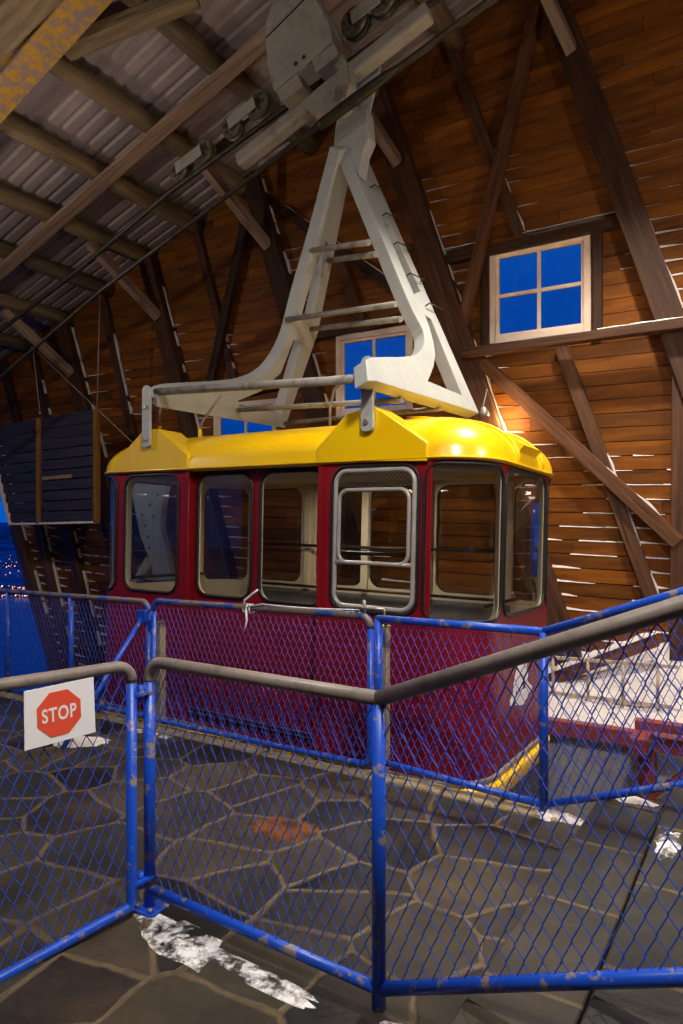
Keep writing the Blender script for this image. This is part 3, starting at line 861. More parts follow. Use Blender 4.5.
# proud side panels with rivets either side of the door
for (Xa, Xb) in ((-5.0, -4.60), (-3.09, -2.99)):
    pass
m = MB()
for X in (-3.065, -3.0, -2.14, -2.09, -4.66, -5.56):
    z = -.05
    while z < 2.2:
        if not (ZW0-.03 < z < ZW1+.03 and -5.5 < X < -4.7 and X != -5.56 and X != -4.66): m.sphere(cab_pt(X2s(X), z, .0), .008, 6, 4)
        z += .11
m.build('rivet_row', M['red'], cabin, local=True)['kind'] = 'stuff'
for X in (-4.60, -3.09, -2.12):
    m = MB(); m.obox(cab_pt(X2s(X)+.015, 1.05, .006), (1,0,0), (0,1,0), (0,0,1), .02, .008, 1.15); m.build('cover_strip', M['red'], cabin, local=True, bevel=.003)
# grey strip, yellow bumper, underframe
bc = [PER*i/120 for i in range(120)]
def band(z0, z1, off, th, mat, name):
    m = MB(); n = len(bc)
    prof_ = [(off-th, z0), (off*.9, z0+.006), (off, z0+.02), (off, z1-.02), (off*.9, z1-.006), (off-th, z1)]
    rings = [[cab_pt(s, z, o) for s in bc] for o, z in prof_]
    for a, b_ in zip(rings, rings[1:]): m.add(a+b_, [(j, (j+1)%n, n+(j+1)%n, n+j) for j in range(n)], 0, True)
    return m.build(name, mat, cabin, local=True)
band(-.18, -.13, .02, .08, M['cable_grey'], 'rubbing_strip')
band(-.315, -.18, .06, .16, M['yellow'], 'bumper')
m = MB(); n = len(bc); a = [cab_pt(s, -.32, -.12) for s in bc]; b_ = [cab_pt(s, -.6, -.2) for s in bc]
m.add(a+b_, [(j, (j+1)%n, n+(j+1)%n, n+j) for j in range(n)]); m.add(b_, [tuple(range(n))]); m.build('underframe', M['red_beam'], cabin, local=True)
# white emblem on the front face
em = [(345,30),(395,260),(380,330),(400,450),(400,540),(460,600),(450,660),(405,700),(400,750),(340,840),(250,845),(240,800),(215,855),(180,850),(180,790),(215,700),(220,600),(235,480),(260,360),(320,270)]
eh = [[(335,530),(372,560),(372,620),(335,650)],[(250,650),(272,680),(245,712)]]
XF = CXc + L_ + .004
def emp(l): return [loc_from_world(at_x(500+x/12.8, 640+y/12.8, XF)) for x, y in l]
m = MB(); P0 = emp(em); 
for q in P0: q.x = L_+.003
hl = []
for hq in eh:
    k = emp(hq)
    for q in k: q.x = L_+.003
    hl.append(k)
m.prism(P0, (.003,0,0), holes=hl); eo = m.build('emblem', M['white_print'], cabin, local=True); eo['label'] = 'white emblem sticker on the front'

# ------------------------------------------------------------------ hanger
apexY = 5.6
A_ = at_y(350, 150, apexY)
hang = empty('cabin_hanger', (A_.x, A_.y, A_.z), 'grey white steel hanger with two splayed legs over the cabin roof', 'hanger')
FR = at_y(478, 412, 6.45); FL = at_y(285, 427, 6.45)
def leg_plane(F):
    d = Vector((F.x-A_.x, 0, F.z-A_.z)); n = Vector((0,1,0)).cross(d).normalized()
    if n.x < 0: n = -n
    return n, n.dot(A_)
nR, kR = leg_plane(FR); nL, kL = leg_plane(FL)
def pr(l): return [on_plane(x, y, nR, kR) for x, y in l]
def pl(l): return [on_plane(x, y, nL, kL) for x, y in l]
RO = [(362,146),(479,413),(376,381),(368,381),(366,360),(371,356.5),(412,357),(421,351),(425,343),(424,331),(416,317),(406,296),(353,165),(348,150)]
RH = [[(383,221.6),(390,224),(420.7,291),(414,294)], [(425,315),(431,319),(462,395),(428,381),(431,374),(434,366),(435.5,354),(434,343),(430,328)]]
def smooth_poly(P, lo, hi, it=2):
    """round the corners lo..hi of an outline (Chaikin)"""
    for _ in range(it):
        out = []; n = len(P)
        for i, p in enumerate(P):
            if lo <= i <= hi:
                a, c = P[i-1], P[(i+1) % n]
                out += [(p[0]*.75+a[0]*.25, p[1]*.75+a[1]*.25), (p[0]*.75+c[0]*.25, p[1]*.75+c[1]*.25)]
            else: out.append(p)
        hi = lo + 2*(hi-lo+1) - 1; P = out
    return P
RO = smooth_poly(RO, 5, 11); LO = smooth_poly([(356,146),(318,333),(285,428),(222,418),(157,407),(156,396),(165,389),(228,386),(254,381),(272,368),(288,340),(297,302),(318,232),(340,150)], 5, 11)
m = MB(); m.prism(pr(RO), nR*-.12, holes=[pr(h_) for h_ in RH]); lo_ = m.build('leg', M['hanger'], hang, bevel=.006); lo_['label'] = 'right leg of the hanger, nearer the front'
LH = [[(326,240),(329,246),(313,318),(302,315),(306,300)], [(294,340),(303,343),(281,415),(240,408),(238,401),(262,391),(281,373)]]
m = MB(); m.prism(pl(LO), nL*-.14, holes=[pl(h_) for h_ in LH]); lo_ = m.build('leg', M['hanger'], hang, bevel=.006); lo_['label'] = 'left leg of the hanger, nearer the rear'
# far feet, mirrored, resting on the roof's far edge
# bracket straps down to the gussets
for (cx, y0, y1, leg) in ((368.5, 357, 431, nR), (148, 386, 447, nL)):
    Yb = CYc - W_ - .05
    top, bot = at_y(cx, y0, Yb), at_y(cx, y1, Yb)
    hw = .052
    m = MB(); poly = []
    for i in range(9):
        q = PI*i/8; poly.append(top+Vector((math.cos(q)*hw, 0, math.sin(q)*hw-.05)))
    for i in range(9):
        q = PI+PI*i/8; poly.append(bot+Vector((math.cos(q)*hw, 0, math.sin(q)*hw*.5+.02)))
    m.prism(poly, (0,-.03,0))
    st = m.build('bracket_strap', M['hanger'], hang, bevel=.005)
    # elbow between the foot of the leg and the strap
    foot = (pr if leg is nR else pl)([(372, 368)] if leg is nR else [(160, 398)])[0]
    m = MB(); m.beam(foot+Vector((-.07,.1,0)), top+Vector((0,.0,-.07)), .09, .07); m.build('foot_elbow', M['hanger'], hang, bevel=.01)
    for f in (.35, .88):
        c = top.lerp(bot, f); m = MB(); m.cyl(c+Vector((0,-.03,0)), c+Vector((0,-.05,0)), .022, 6); m.build('bolt', M['bolt'], st)
# ladder rungs and rails between the legs
def rung(a, b_, r, name='rung'):
    p0 = pl([a])[0]-nL*.07; p1 = pr([b_])[0]-nR*.07
    m = MB(); m.tube([p0, p1], r, 8); m.build(name, M['rung'], hang)
for a, b_ in (((314,253),(375,238)), ((330,263),(382,250)), ((291,322),(402,300)), ((312,332),(407,315))): rung(a, b_, .03)
for a, b_, r in (((160,395),(372,374),.036), ((238,413),(410,396),.026), ((285,426),(447,405),.024)): rung(a, b_, r, 'roof_rail')
# wire steps on the right leg
for (x, y) in ((377,190), (389,218), (400,247), (413,278), (432,308)):
    c = pr([(x-7, y-2)])[0]; e2 = pr([(x+7, y+4)])[0]; t = nR*.05
    m = MB(); m.tube([c, c+t, e2+t, e2], .006, 5); m.build('wire_step', M['dark_metal'], hang)
# head of the hanger
m = MB()
hp = [(338,112),(366,108),(369,138),(363,152),(359,176),(349,162),(340,166),(333,150),(335,128)]
m.prism([at_y(x, y, apexY-.06) for x, y in hp], (0,.14,0)); m.build('head_plate', M['hanger'], hang, bevel=.01)
m = MB()
for yy in (apexY+.12,):
    m.prism([at_y(x, y, yy) for x, y in ((352,52),(378,40),(380,66),(372,100),(364,136),(352,128),(346,96))], (0,.03,0))
m.build('yoke', M['hanger'], hang, bevel=.006)
m = MB(); c = at_y(347,113,apexY); m.cyl(c+Vector((0,-.27,0)), c+Vector((0,.3,0)), .11, 18); m.cyl(c+Vector((0,-.31,0)), c+Vector((0,.34,0)), .06, 12); m.build('pivot_pin', M['grime'], hang)

# ------------------------------------------------------------------ carriage with wheels on the track rope
cB = at_y(300, 50, apexY)
car = empty('cable_carriage', cB, 'grey steel carriage with rollers riding the track rope under the roof', 'carriage')
YC = apexY
def plate(pts, y0, y1, mat, name, par=car, bev=.006):
    m = MB(); m.prism([at_y(x, y, YC+min(y0, .0))+Vector((0, y0-min(y0, .0), 0)) for x, y in pts], (0, y1-y0, 0)); return m.build(name, mat, par, bevel=bev)
bodyp = [(284,-30),(266,22),(265.5,40),(267.5,66),(274,91),(331,42),(329,24),(322,9),(312,-6),(304,-30)]
pb = plate(bodyp, -.26, -.22, M['grime'], 'side_plate'); plate(bodyp, .22, .26, M['grime'], 'side_plate')
m = MB(); a, b_ = at_y(266,38,YC-.262), at_y(305,-1,YC-.262); m.beam(a, b_, .012, .012); m.build('seam', M['dark_metal'], pb)
for (x, y) in ((296,64),(304,57.5)):
    c = at_y(x, y, YC-.26); m = MB(); m.cyl(c, c+Vector((0,-.012,0)), .02, 8); m.build('bolt', M['dark_metal'], pb)
plate([(276,91),(297,73.5),(303,86),(281,102)], -.25, .25, M['grime'], 'rope_shoe'); plate([(311.5,60.5),(333.5,43),(338,53),(316,72.5)], -.25, .25, M['grime'], 'rope_shoe')
plate([(300.5,103),(318,88),(346.6,64),(350,83),(345,97),(336,104),(313.7,116)], -.24, -.1, M['grime'], 'saddle_plate')
# long box beam under the rope
a, b_ = at_y(240,163,YC), at_y(430,12,YC)
m = MB(); m.beam(a, b_, .16, .15, up=(-RS,0,1)); m.build('box_beam', M['grime'], car, bevel=.03)
# wheels
def wheel(x, y, rpx, yo):
    c = at_y(x, y, YC)+Vector((0,yo,0)); d_ = (c-CAM).dot(Vector((-SY,CY,0))); r = rpx*d_/FPX
    m = MB(); pr_ = [(0,r*.25),(0,r),(.015,r*1.06),(.03,r*1.06),(.04,r*.9),(.07,r*.9),(.08,r*1.06),(.095,r*1.06),(.11,r),(.11,r*.25)]
    n = 22; vs = []; fs = []
    for (h_, q) in pr_:
        for j in range(n):
            t_ = 2*PI*j/n; vs.append(c+Vector((math.cos(t_)*q, h_-.055, math.sin(t_)*q)))
    for i in range(len(pr_)-1):
        for j in range(n): fs.append((i*n+j, i*n+(j+1)%n, (i+1)*n+(j+1)%n, (i+1)*n+j))
    m.add(vs, fs, 0, False); w_ = m.build('wheel', M['wheel'], car)
    m = MB(); m.cyl(c+Vector((0,-.09,0)), c+Vector((0,.09,0)), r*.3, 12)
    for j in range(6):
        t_ = 2*PI*j/6; q = c+Vector((math.cos(t_)*r*.62,-.058,math.sin(t_)*r*.62)); m.cyl(q, q+Vector((0,-.012,0)), .012, 6)
    m.build('hub', M['dark_metal'], w_)
    return c
wh = [wheel(181,172,10.5,0), wheel(206,153,10.5,0), wheel(233,128,11,0), wheel(260,106,13.5,0), wheel(355.5,24,14,0), wheel(384,2,14,0), wheel(412,-20,13,0)]
for i, j in ((0,1),(2,3),(4,5)):
    a, b_ = wh[i], wh[j]
    for yy in (-.085, .085):
        m = MB(); m.beam(a+Vector((0,yy,.0)), b_+Vector((0,yy,.0)), .13, .02, up=(0,1,0)); m.build('rocker_arm', M['grime'], car, bevel=.005)
for (i, j) in ((0,3),(4,6)):
    a, b_ = wh[i], wh[j]; m = MB(); m.beam(a+Vector((0,.13,.05)), b_+Vector((0,.13,.05)), .10, .05, up=(0,1,0)); m.build('rocker_beam', M['dark_metal'], car, bevel=.006)

# ropes
def rope(name, pts, Y, r, label):
    P_ = [at_y(x, y, Y) for x, y in pts]
    d0 = (P_[1]-P_[0]).normalized(); P_.insert(0, P_[0]-(d0*-3.0 if False else d0*3.0))
    d1 = (P_[-1]-P_[-2]).normalized(); P_.append(P_[-1]+d1*3)
    m = MB(); m.tube(P_, r, 10); o = m.build(name, M['dark_metal'], loc=P_[2]); tag(o, label, 'rope'); return o, P_
rope('track_rope', [(0,331),(81,268),(170,192),(300,97),(436,0)], YC, .03, 'thick track rope the carriage rollers ride on')
ho, hpnt = rope('haul_rope', [(9,370),(101,291),(195,220),(320,125),(400,66),(505,-12)], YC-.34, .024, 'dark haul rope running below the carriage')
m = MB(); a, b_ = at_y(318,127,YC-.34), at_y(396,69,YC-.34); dd = (b_-a)
m.tube([a, a+dd*.08, a+dd*.5, b_-dd*.12, b_+dd*.06], .04, 12, radii=[.045,.05,.055,.045,.02]); m.build('rope_socket', M['dark_metal'], ho, local=False)

# ------------------------------------------------------------------ fences
def arc(c, a, b_, r, q0, q1, n=6):
    return [Vector(c)+Vector(a)*(r*math.cos(q0+(q1-q0)*i/n))+Vector(b_)*(r*math.sin(q0+(q1-q0)*i/n)) for i in range(n+1)]
ZU = Vector((0,0,1))
def fence_mesh(name, par, O, U, Lu, z0, z1, slope=0.0, mat=None, w=.0275, st=.052, r=.0021):
    O, U = Vector(O), Vector(U).normalized()
    m = MB(); zigzag(m, lambda u, v: O+U*u+ZU*(z0+v+slope*u), Lu, z1-z0, w, st, r)
    return m.build(name, mat or M['blue_wire'], par, recalc=False)
# -- front fence: corner post by the gate, middle post, right handrail up the steps
FY = 1.955
fx0, fx1 = -2.24, -1.11
fence = empty('front_fence', (fx1, FY, 0), 'nearest blue mesh fence with worn grey handrail turning up the steps', 'fence')
m = MB(); pts = [Vector((fx0, FY, .0)), Vector((fx0, FY, .98))] + arc((fx0+.075, FY, .985), (1,0,0), ZU, .075, PI, PI/2)
m.tube(pts[:2], .025, 14); m.build('post', M['blue'], fence)
m = MB(); m.tube([Vector((fx0,FY,.975))] + arc((fx0+.075, FY, .985), (1,0,0), ZU, .075, PI, PI/2) + [Vector((fx1, FY, 1.045))], .026, 14); m.build('top_rail', M['rail'], fence)
SL = (1.408-1.046)/(-.195+1.11); SLB = .40
xe = .35
m = MB(); m.tube([Vector((fx1, FY, 1.045)), Vector((xe, FY, 1.045+SL*(xe-fx1)))], .0275, 14); m.sphere((fx1,FY,1.045), .0275, 12, 8); m.build('hand_rail', M['rail'], fence)
m = MB(); m.tube([Vector((fx1, FY, 0)), Vector((fx1, FY, 1.03))], .024, 14); m.build('post', M['blue'], fence)
m = MB(); m.tube([Vector((fx0, FY, .085)), Vector((fx1, FY, .065))], .021, 12); m.build('bottom_rail', M['blue'], fence)
m = MB(); m.tube([Vector((fx1, FY, .065)), Vector((xe, FY, .065+SLB*(xe-fx1)))], .023, 12); m.build('bottom_rail', M['blue'], fence)
m = MB(); m.tube([Vector((xe, FY, .45)), Vector((xe, FY, 1.045+SL*(xe-fx1)))], .024, 12); m.build('post', M['blue'], fence)
fence_mesh('wire_mesh', fence, (fx0+.03, FY, 0), (1,0,0), fx1-fx0-.055, .10, 1.03, -.01)
fence_mesh('wire_mesh', fence, (fx1+.025, FY, 0), (1,0,0), xe-fx1-.05, .085, 1.03, SLB)
m = MB(); m.box(fx0-.05, fx0+.07, FY-.06, FY+.05, 0, .012); bp = m.build('base_plate', M['blue'], fence, bevel=.004)
for s_ in (-.03, .05):
    m = MB(); m.cyl((fx0+s_, FY-.04, .012), (fx0+s_, FY-.04, .03), .011, 6); m.build('anchor_bolt', M['bolt'], bp)
# -- swing gate at the left with the stop sign
G0 = Vector((-2.245, 1.862, 0)); G1_ = Vector((-2.45, .62, 0)); gu = (G1_-G0).normalized(); GL = (G1_-G0).length
gate = empty('front_gate', G0, 'blue mesh gate carrying the stop sign', 'gate')
def frame_loop(O, U, L, z0, z1, r, rb=None, drop=0):
    O = Vector(O); rb = rb or r
    p = arc(O+U*r+ZU*(z1-r), U, ZU, r, PI, PI/2) + arc(O+U*(L-r)+ZU*(z1-r), U, ZU, r, PI/2, 0)
    q = arc(O+U*(L-rb)+ZU*(z0+rb-drop), U, ZU, rb, 0, -PI/2) + arc(O+U*rb+ZU*(z0+rb), U, ZU, rb, -PI/2, -PI)
    return p, q
p_, q_ = frame_loop(G0, gu, GL, .045, 1.058, .07, .03, .105)
m = MB(); m.tube(p_, .024, 12); m.build('top_rail', M['rail'], gate)
m = MB(); m.tube([p_[-1]] + q_ + [p_[0]], .022, 12); m.build('gate_frame', M['blue'], gate)
fence_mesh('wire_mesh', gate, G0+gu*.03, gu, GL-.06, .06, 1.04, -.08)
for z in (.14, .93):
    c = G0.lerp(Vector((fx0, FY, 0)), .5)+ZU*z; m = MB(); m.cyl(c-ZU*.035, c+ZU*.035, .014, 10); m.beam(G0+ZU*z, Vector((fx0,FY,z)), .05, .012, up=(0,0,1)); m.build('hinge', M['blue'], gate)
# stop sign (flat sheet tied to the gate)
def on_gate(px, py, off=.032):
    n = Vector((-gu.y, gu.x, 0)); n = n if n.x > 0 else -n
    return on_plane(px, py, n, n.dot(G0)+off)
TL, TR, BR, BL = on_gate(24,691.5), on_gate(93.5,677), on_gate(95.6,732), on_gate(24.6,751)
sc0 = (TL+TR+BR+BL)/4
gn = Vector((-gu.y, gu.x, 0)); gn = gn if gn.x > 0 else -gn
sign = empty('stop_sign', sc0, 'white sheet with red octagon reading STOP tied to the gate', 'sign')
m = MB(); m.prism([TL, BL, BR, TR], gn*-.004); m.build('sheet', M['sign'], sign)
sx = -gu; sw, sh = (TR-TL).length, ((TL-BL).length+(TR-BR).length)/2
slope_v = ((TR-TL).normalized()+(BR-BL).normalized()).normalized()
su = (ZU - slope_v*ZU.dot(slope_v)).normalized()
oc = sc0 + slope_v*(-.006)
R8 = sh*.40
m = MB(); m.prism([oc+slope_v*(R8*1.04*math.cos(PI/8+i*PI/4))+su*(R8*1.04*math.sin(PI/8+i*PI/4))+gn*.001 for i in range(8)], gn*.0012); octo = m.build('octagon', M['sign_red'], sign)
tcv = bpy.data.curves.new('stop_text', 'FONT'); tcv.body = 'STOP'; tcv.size = 1; tcv.align_x = 'CENTER'; tcv.align_y = 'CENTER'; tcv.extrude = .004; tcv.offset = .022; tcv.space_character = 1.12
to = bpy.data.objects.new('stop_text', tcv); COL.objects.link(to); bpy.context.view_layer.update()
tm = bpy.data.meshes.new_from_object(to.evaluated_get(bpy.context.evaluated_depsgraph_get())); bpy.data.objects.remove(to)
xs = [v.co.x for v in tm.vertices]; ys = [v.co.y for v in tm.vertices]
kx = R8*1.52/(max(xs)-min(xs)); ky = R8*.62/(max(ys)-min(ys)); mx_, my_ = (max(xs)+min(xs))/2, (max(ys)+min(ys))/2
for v in tm.vertices:
    v.co = oc - sc0 + slope_v*((v.co.x-mx_)*kx) + su*((v.co.y-my_)*ky) + gn*(.0025+v.co.z*.05)
tm.materials.clear(); tm.materials.append(M['white_print'])
lt = bpy.data.objects.new('lettering', tm); COL.objects.link(lt); lt.parent = sign; lt['label'] = 'white letters STOP'
# -- rear fence line beside the cabin
RY = 3.90
def px_x(px, Y=RY): return at_y(px, 600, Y).x
bx0, bx1 = px_x(150), px_x(-40)
rl = empty('rear_fence', (px_x(148), RY, 0), 'blue mesh fence at the far left in front of the sea view', 'fence')
xr = px_x(148.5); Lr = 3.4; U = Vector((-1,0,0))
p_, q_ = frame_loop((xr, RY, 0), U, Lr, .06, 1.05, .09)
m = MB(); m.tube(p_, .026, 12); m.build('top_rail', M['mixrail'], rl)
m = MB(); m.tube([p_[-1]]+q_+[p_[0]], .024, 12); m.build('frame', M['blue'], rl)
for px in (71, 8):
    m = MB(); x = px_x(px); m.tube([(x, RY, 0), (x, RY, 1.04)], .026, 12); m.build('post', M['blue'], rl)
m = MB(); m.tube([(xr-.03, RY-.02, .94), (xr-.03, RY-.80, 0)], .02, 10); m.build('stay', M['blue'], rl)
m = MB(); m.box(xr-.08, xr+.02, RY-.06, RY-.02, .88, .98); m.build('stay_lug', M['blue'], rl, bevel=.004)
fence_mesh('wire_mesh', rl, (xr-.03, RY, 0), U, Lr-.06, .08, 1.04, 0, None, .027, .055, .0021)
rg = empty('platform_gate', (px_x(154), RY, 0), 'wide blue mesh gate in front of the cabin door', 'gate')
xl_, xr_ = px_x(153.5), px_x(370.5)
p_, q_ = frame_loop((xl_, RY, 0), Vector((1,0,0)), xr_-xl_, .05, 1.062, .08)
m = MB(); m.tube(p_, .026, 12); m.build('top_rail', M['mixrail'], rg)
m = MB(); m.tube([p_[-1]]+q_+[p_[0]], .023, 12); m.build('gate_frame', M['blue'], rg)
fence_mesh('wire_mesh', rg, (xl_+.03, RY, 0), (1,0,0), xr_-xl_-.06, .09, 1.04, 0, None, .027, .055, .0021)
for z in (.3, .85):
    m = MB(); m.box(xr+.01, xl_-.005, RY-.02, RY+.02, z-.05, z+.05); m.build('hinge', M['blue'], rg)
m = MB(); m.tube([(xr_-.05, RY-.0, 1.08), (xr_-.05, RY, 1.17)], .012, 8); m.tube([(xr_-.1, RY, 1.085),(xr_-.1,RY-.03,1.12),(xr_+.12, RY-.03, 1.12),(xr_+.12, RY, 1.0)], .007, 6); m.build('latch', M['bolt'], rg)
rr_ = empty('corner_fence', (-1.10, RY-.1, 0), 'blue mesh fence between the platform gate and the steps', 'fence')
xp = px_x(378.5); RC = 3.865
m = MB(); m.tube([(xp, RY, 0), (xp, RY, 1.05)], .027, 12); m.build('post', M['blue'], rr_)
m = MB(); m.tube([(xp, RY, 1.05), (-1.10, RC, 1.05)], .026, 12); m.sphere((xp,RY,1.05), .026, 10, 6); m.build('top_rail', M['blue'], rr_)
m = MB(); m.tube([(xp, RY, .09), (-1.10, RC, .05)], .022, 12); m.build('bottom_rail', M['blue'], rr_)
m = MB(); m.tube([(-1.10, RC, 0), (-1.10, RC, 1.05)], .027, 12); m.build('post', M['blue'], rr_)
xe2 = .4; SR = .36
m = MB(); m.tube([(-1.10, RC, 1.05), (xe2, RC, 1.05+SR*(xe2+1.1))], .026, 12); m.sphere((-1.10,RC,1.05), .026, 10, 6); m.build('hand_rail', M['blue'], rr_)
m = MB(); m.tube([(-1.10, RC, .05), (xe2, RC, .05+SR*(xe2+1.1))], .022, 12); m.build('bottom_rail', M['blue'], rr_)
m = MB(); m.tube([(xe2, RC, .45), (xe2, RC, 1.05+SR*(xe2+1.1))], .026, 12); m.build('post', M['blue'], rr_)
du = Vector((-1.10-xp, RC-RY, 0))
fence_mesh('wire_mesh', rr_, Vector((xp,RY,0))+du.normalized()*.03, du, du.length-.06, .09, 1.03, -.02, None, .027, .055, .0021)
fence_mesh('wire_mesh', rr_, (-1.07, RC, 0), (1,0,0), xe2+1.07-.03, .07, 1.03, SR, None, .027, .055, .0021)
# tan posts standing behind the rear gate
for (px, h_, lab) in ((384.5, .98, 'tan painted post right behind the end of the platform gate'), (161, .86, 'thin tan post behind the hinge end of the platform gate')):
    x = at_y(px, 600, RY+.12).x
    m = MB(); m.box(x-.03, x+.03, RY+.085, RY+.15, 0, h_); m.box(x-.035, x+.035, RY+.08, RY+.155, h_, h_+.012)
    tag(m.build('gate_stop_post', M['tan_post'], loc=(x, RY+.12, 0), bevel=.006), lab, 'post')
# cord tied on the rear rail
c = at_y(249, 598, RY)
m = MB(); cz = 1.055
for k in range(3): m.tube([Vector((c.x+.03*k-.03, RY, cz))+Vector((0, math.cos(q*PI/5)*.034, math.sin(q*PI/5)*.034)) for q in range(10)], .007, 5, closed=True)
m.tube([(c.x-.03,RY-.03,cz),(c.x+.0,RY-.05,cz+.07),(c.x+.08,RY-.03,cz+.13),(c.x+.11,RY-.03,cz+.15)], .008, 6)
m.tube([(c.x,RY-.035,cz),(c.x+.02,RY-.05,cz-.09),(c.x-.01,RY-.045,cz-.17)], .008, 6)
m.tube([(c.x+.03,RY-.035,cz+.02)]+[(c.x+.03+(xr_-.1-c.x)*i/8, RY-.03, cz+.05-.012*math.sin(PI*i/8)) for i in range(1,9)], .004, 5)
tag(m.build('tie_cord', M['sign'], loc=(c.x, RY, cz)), 'pale cord knotted around the top rail of the platform gate', 'cord')

# ------------------------------------------------------------------ far ledge : snow, red channel, ladder, plank
def heap(name, x0, x1, y0, y1, f, label, nx=60, ny=20):
    m = MB(); vs = []
    for j in range(ny+1):
        for i in range(nx+1):
            x = x0+(x1-x0)*i/nx; y = y0+(y1-y0)*j/ny; vs.append((x, y, f(x, y, i/nx, j/ny)))
    m.add(vs, [(j*(nx+1)+i, j*(nx+1)+i+1, (j+1)*(nx+1)+i+1, (j+1)*(nx+1)+i) for j in range(ny) for i in range(nx)], 0, True)
    o = m.build(name, M['snow'], recalc=False); tag(o, label, 'snow', kind='stuff'); return o
def fs_(x, y, u, v):
    n = noise.noise((x*2.2, y*2.2, 0))*.06 + noise.noise((x*6, y*6, 2))*.02
    t = max(0, (y-6.72))
    return -.20 + .10*min(1, t/.25) + .62*max(0,(y-7.2)/.6)**1.3*(.75+.45*max(0, x+1.6)) + n*min(1, t*3)
heap('snow_bank', -8, 3, 6.72, 7.78, fs_, 'deep snow lying on the ledge below the boarded wall', 120, 24)
m = MB(); m.box(-8.2, 3, 6.72, 7.79, -.36, -.19); tag(m.build('floor_ledge', M['concrete']), kind='structure')
rc = empty('red_channel', (-2.6, 6.68, -.3), 'red steel channel along the edge of the snowy ledge', 'beam')
for (z0, z1, y0, y1, nm) in ((-.325, -.31, 6.6, 6.715, 'lower_flange'), (-.205, -.19, 6.6, 6.715, 'upper_flange')):
    m = MB(); m.box(-8, -1.02, y0, y1, z0, z1); m.build(nm, M['red_beam'], rc)
m = MB(); m.box(-8, -1.02, 6.6, 6.612, -.31, -.205); m.build('web', M['red_beam'], rc)
# red frame at the right end
rf = empty('red_trestle', (-.75, 6.4, -.3), 'red steel trestle standing at the end of the snowy ledge', 'trestle')
m = MB(); m.box(-1.0, 1.2, 6.45, 6.6, -.30, -.16); m.build('beam', M['red_beam'], rf, bevel=.006)
m = MB(); m.box(-1.0, -.86, 6.0, 6.45, -.22, -.08); m.box(-1.0,1.2,6.3,6.42,-.08,.0); m.build('cross_beam', M['red_beam'], rf, bevel=.006)
m = MB(); m.box(-1.0, -.86, 6.45, 6.59, -2.6, -.30); m.build('leg', M['red_beam'], rf, bevel=.006)
m = MB(); m.beam((-.93, 6.52, -.75), (-.45, 6.52, -.30), .06, .06); m.build('brace', M['red_beam'], rf)
# ladder on its side
YL = 7.16
lad = empty('ladder', at_y(612, 700, YL), 'metal ladder lying on its side in the snow behind the cabin', 'ladder')
for a, b_ in (((520,655),(678,667)), ((520,688.5),(672,707))):
    m = MB(); m.beam(at_y(*a, YL), at_y(*b_, YL), .03, .035); m.build('rail', M['ladder'], lad, bevel=.004)
for x, y0, y1 in ((553,657.5,692), (588,660,696.5), (623,663,701), (658,666,705)):
    m = MB(); m.tube([at_y(x, y0, YL), at_y(x, y1, YL)], .016, 8); m.build('rung', M['ladder'], lad)
p0, p1 = at_y(545, 681, 7.42), at_y(657, 640, 7.52)
timber('plank', p0, p1, .13, .06, 'dark plank with a snow cap leaning across the snow bank', 'plank', M['stud'])
m = MB(); n = 20; vs = []; fs = []; dp = (p1-p0)
for i in range(n+1):
    q = p0+dp*(i/n); t = .05+.03*noise.noise((i*.5,1,2)); e = min(1, i/2, (n-i)/2)
    vs += [q+Vector((0,-.045,.07)), q+Vector((0,-.03,.07+t*e)), q+Vector((0,.03,.07+t*e)), q+Vector((0,.045,.07))]
for i in range(n): c = i*4; fs += [(c,c+4,c+5,c+1),(c+1,c+5,c+6,c+2),(c+2,c+6,c+7,c+3)]
m.add(vs, fs, 0, True); o = m.build('snow_cap', M['snow']); tag(o, 'snow capping the leaning plank', 'snow', kind='stuff')
# snow patches on the floor
def patch(cx, cy, rx, ry, h_, label, rot=0, z=0.0, sd=0):
    m = MB(); n = 40; k = 7; vs = [(cx, cy, z+h_)]; fs = []
    for j in range(1, k+1):
        for i in range(n):
            q = 2*PI*i/n; rr2 = (j/k)*(1+.45*noise.noise((math.cos(q)*1.7+sd, math.sin(q)*1.7, sd))+.25*noise.noise((math.cos(q)*5+sd, math.sin(q)*5, sd)))
            x, y = math.cos(q)*rx*rr2, math.sin(q)*ry*rr2
            X, Y = cx+x*math.cos(rot)-y*math.sin(rot), cy+x*math.sin(rot)+y*math.cos(rot)
            hz = h_*(1-(j/k)**2)*(.7+.6*noise.noise((X*14, Y*14, sd)))
            vs.append((X, Y, z+max(hz, -.002) if j < k else z-.003))
    for i in range(n): fs.append((0, 1+i, 1+(i+1)%n))
    for j in range(k-1):
        for i in range(n): fs.append((1+j*n+i, 1+(j+1)*n+i, 1+(j+1)*n+(i+1)%n, 1+j*n+(i+1)%n))
    m.add(vs, fs, 0, True); o = m.build('snow_patch', M['snow'] if h_ > .025 else M['thin_snow']); tag(o, label, 'snow', kind='stuff')
patch(-1.98, 1.86, .26, .10, .012, 'thin snow at the foot of the gate corner post', -.15, 0, 1)
patch(-1.55, 1.86, .34, .05, .010, 'thin snow strip under the front fence', -.05, 0, 4)
patch(-1.0, 1.90, .07, .03, .012, 'snow at the foot of the middle post of the front fence', 0, 0, 6)
patch(-1.08, 3.85, .10, .07, .04, 'snow lump at the foot of the corner post', 0, 0, 2)
patch(-.95, 3.84, .09, .05, .03, 'snow on the edge stones beside the steps', -.3, .010, 8)
patch(-.63, 3.93, .13, .05, .03, 'snow on the end of the lowest step', 0, .15, 9)
patch(-4.62, 3.25, .35, .16, .03, 'snow at the foot of the rear fence stay', .2, 0, 11)
patch(-4.25, 3.72, .3, .05, .02, 'snow under the hinge end of the platform gate', 0, 0, 12)
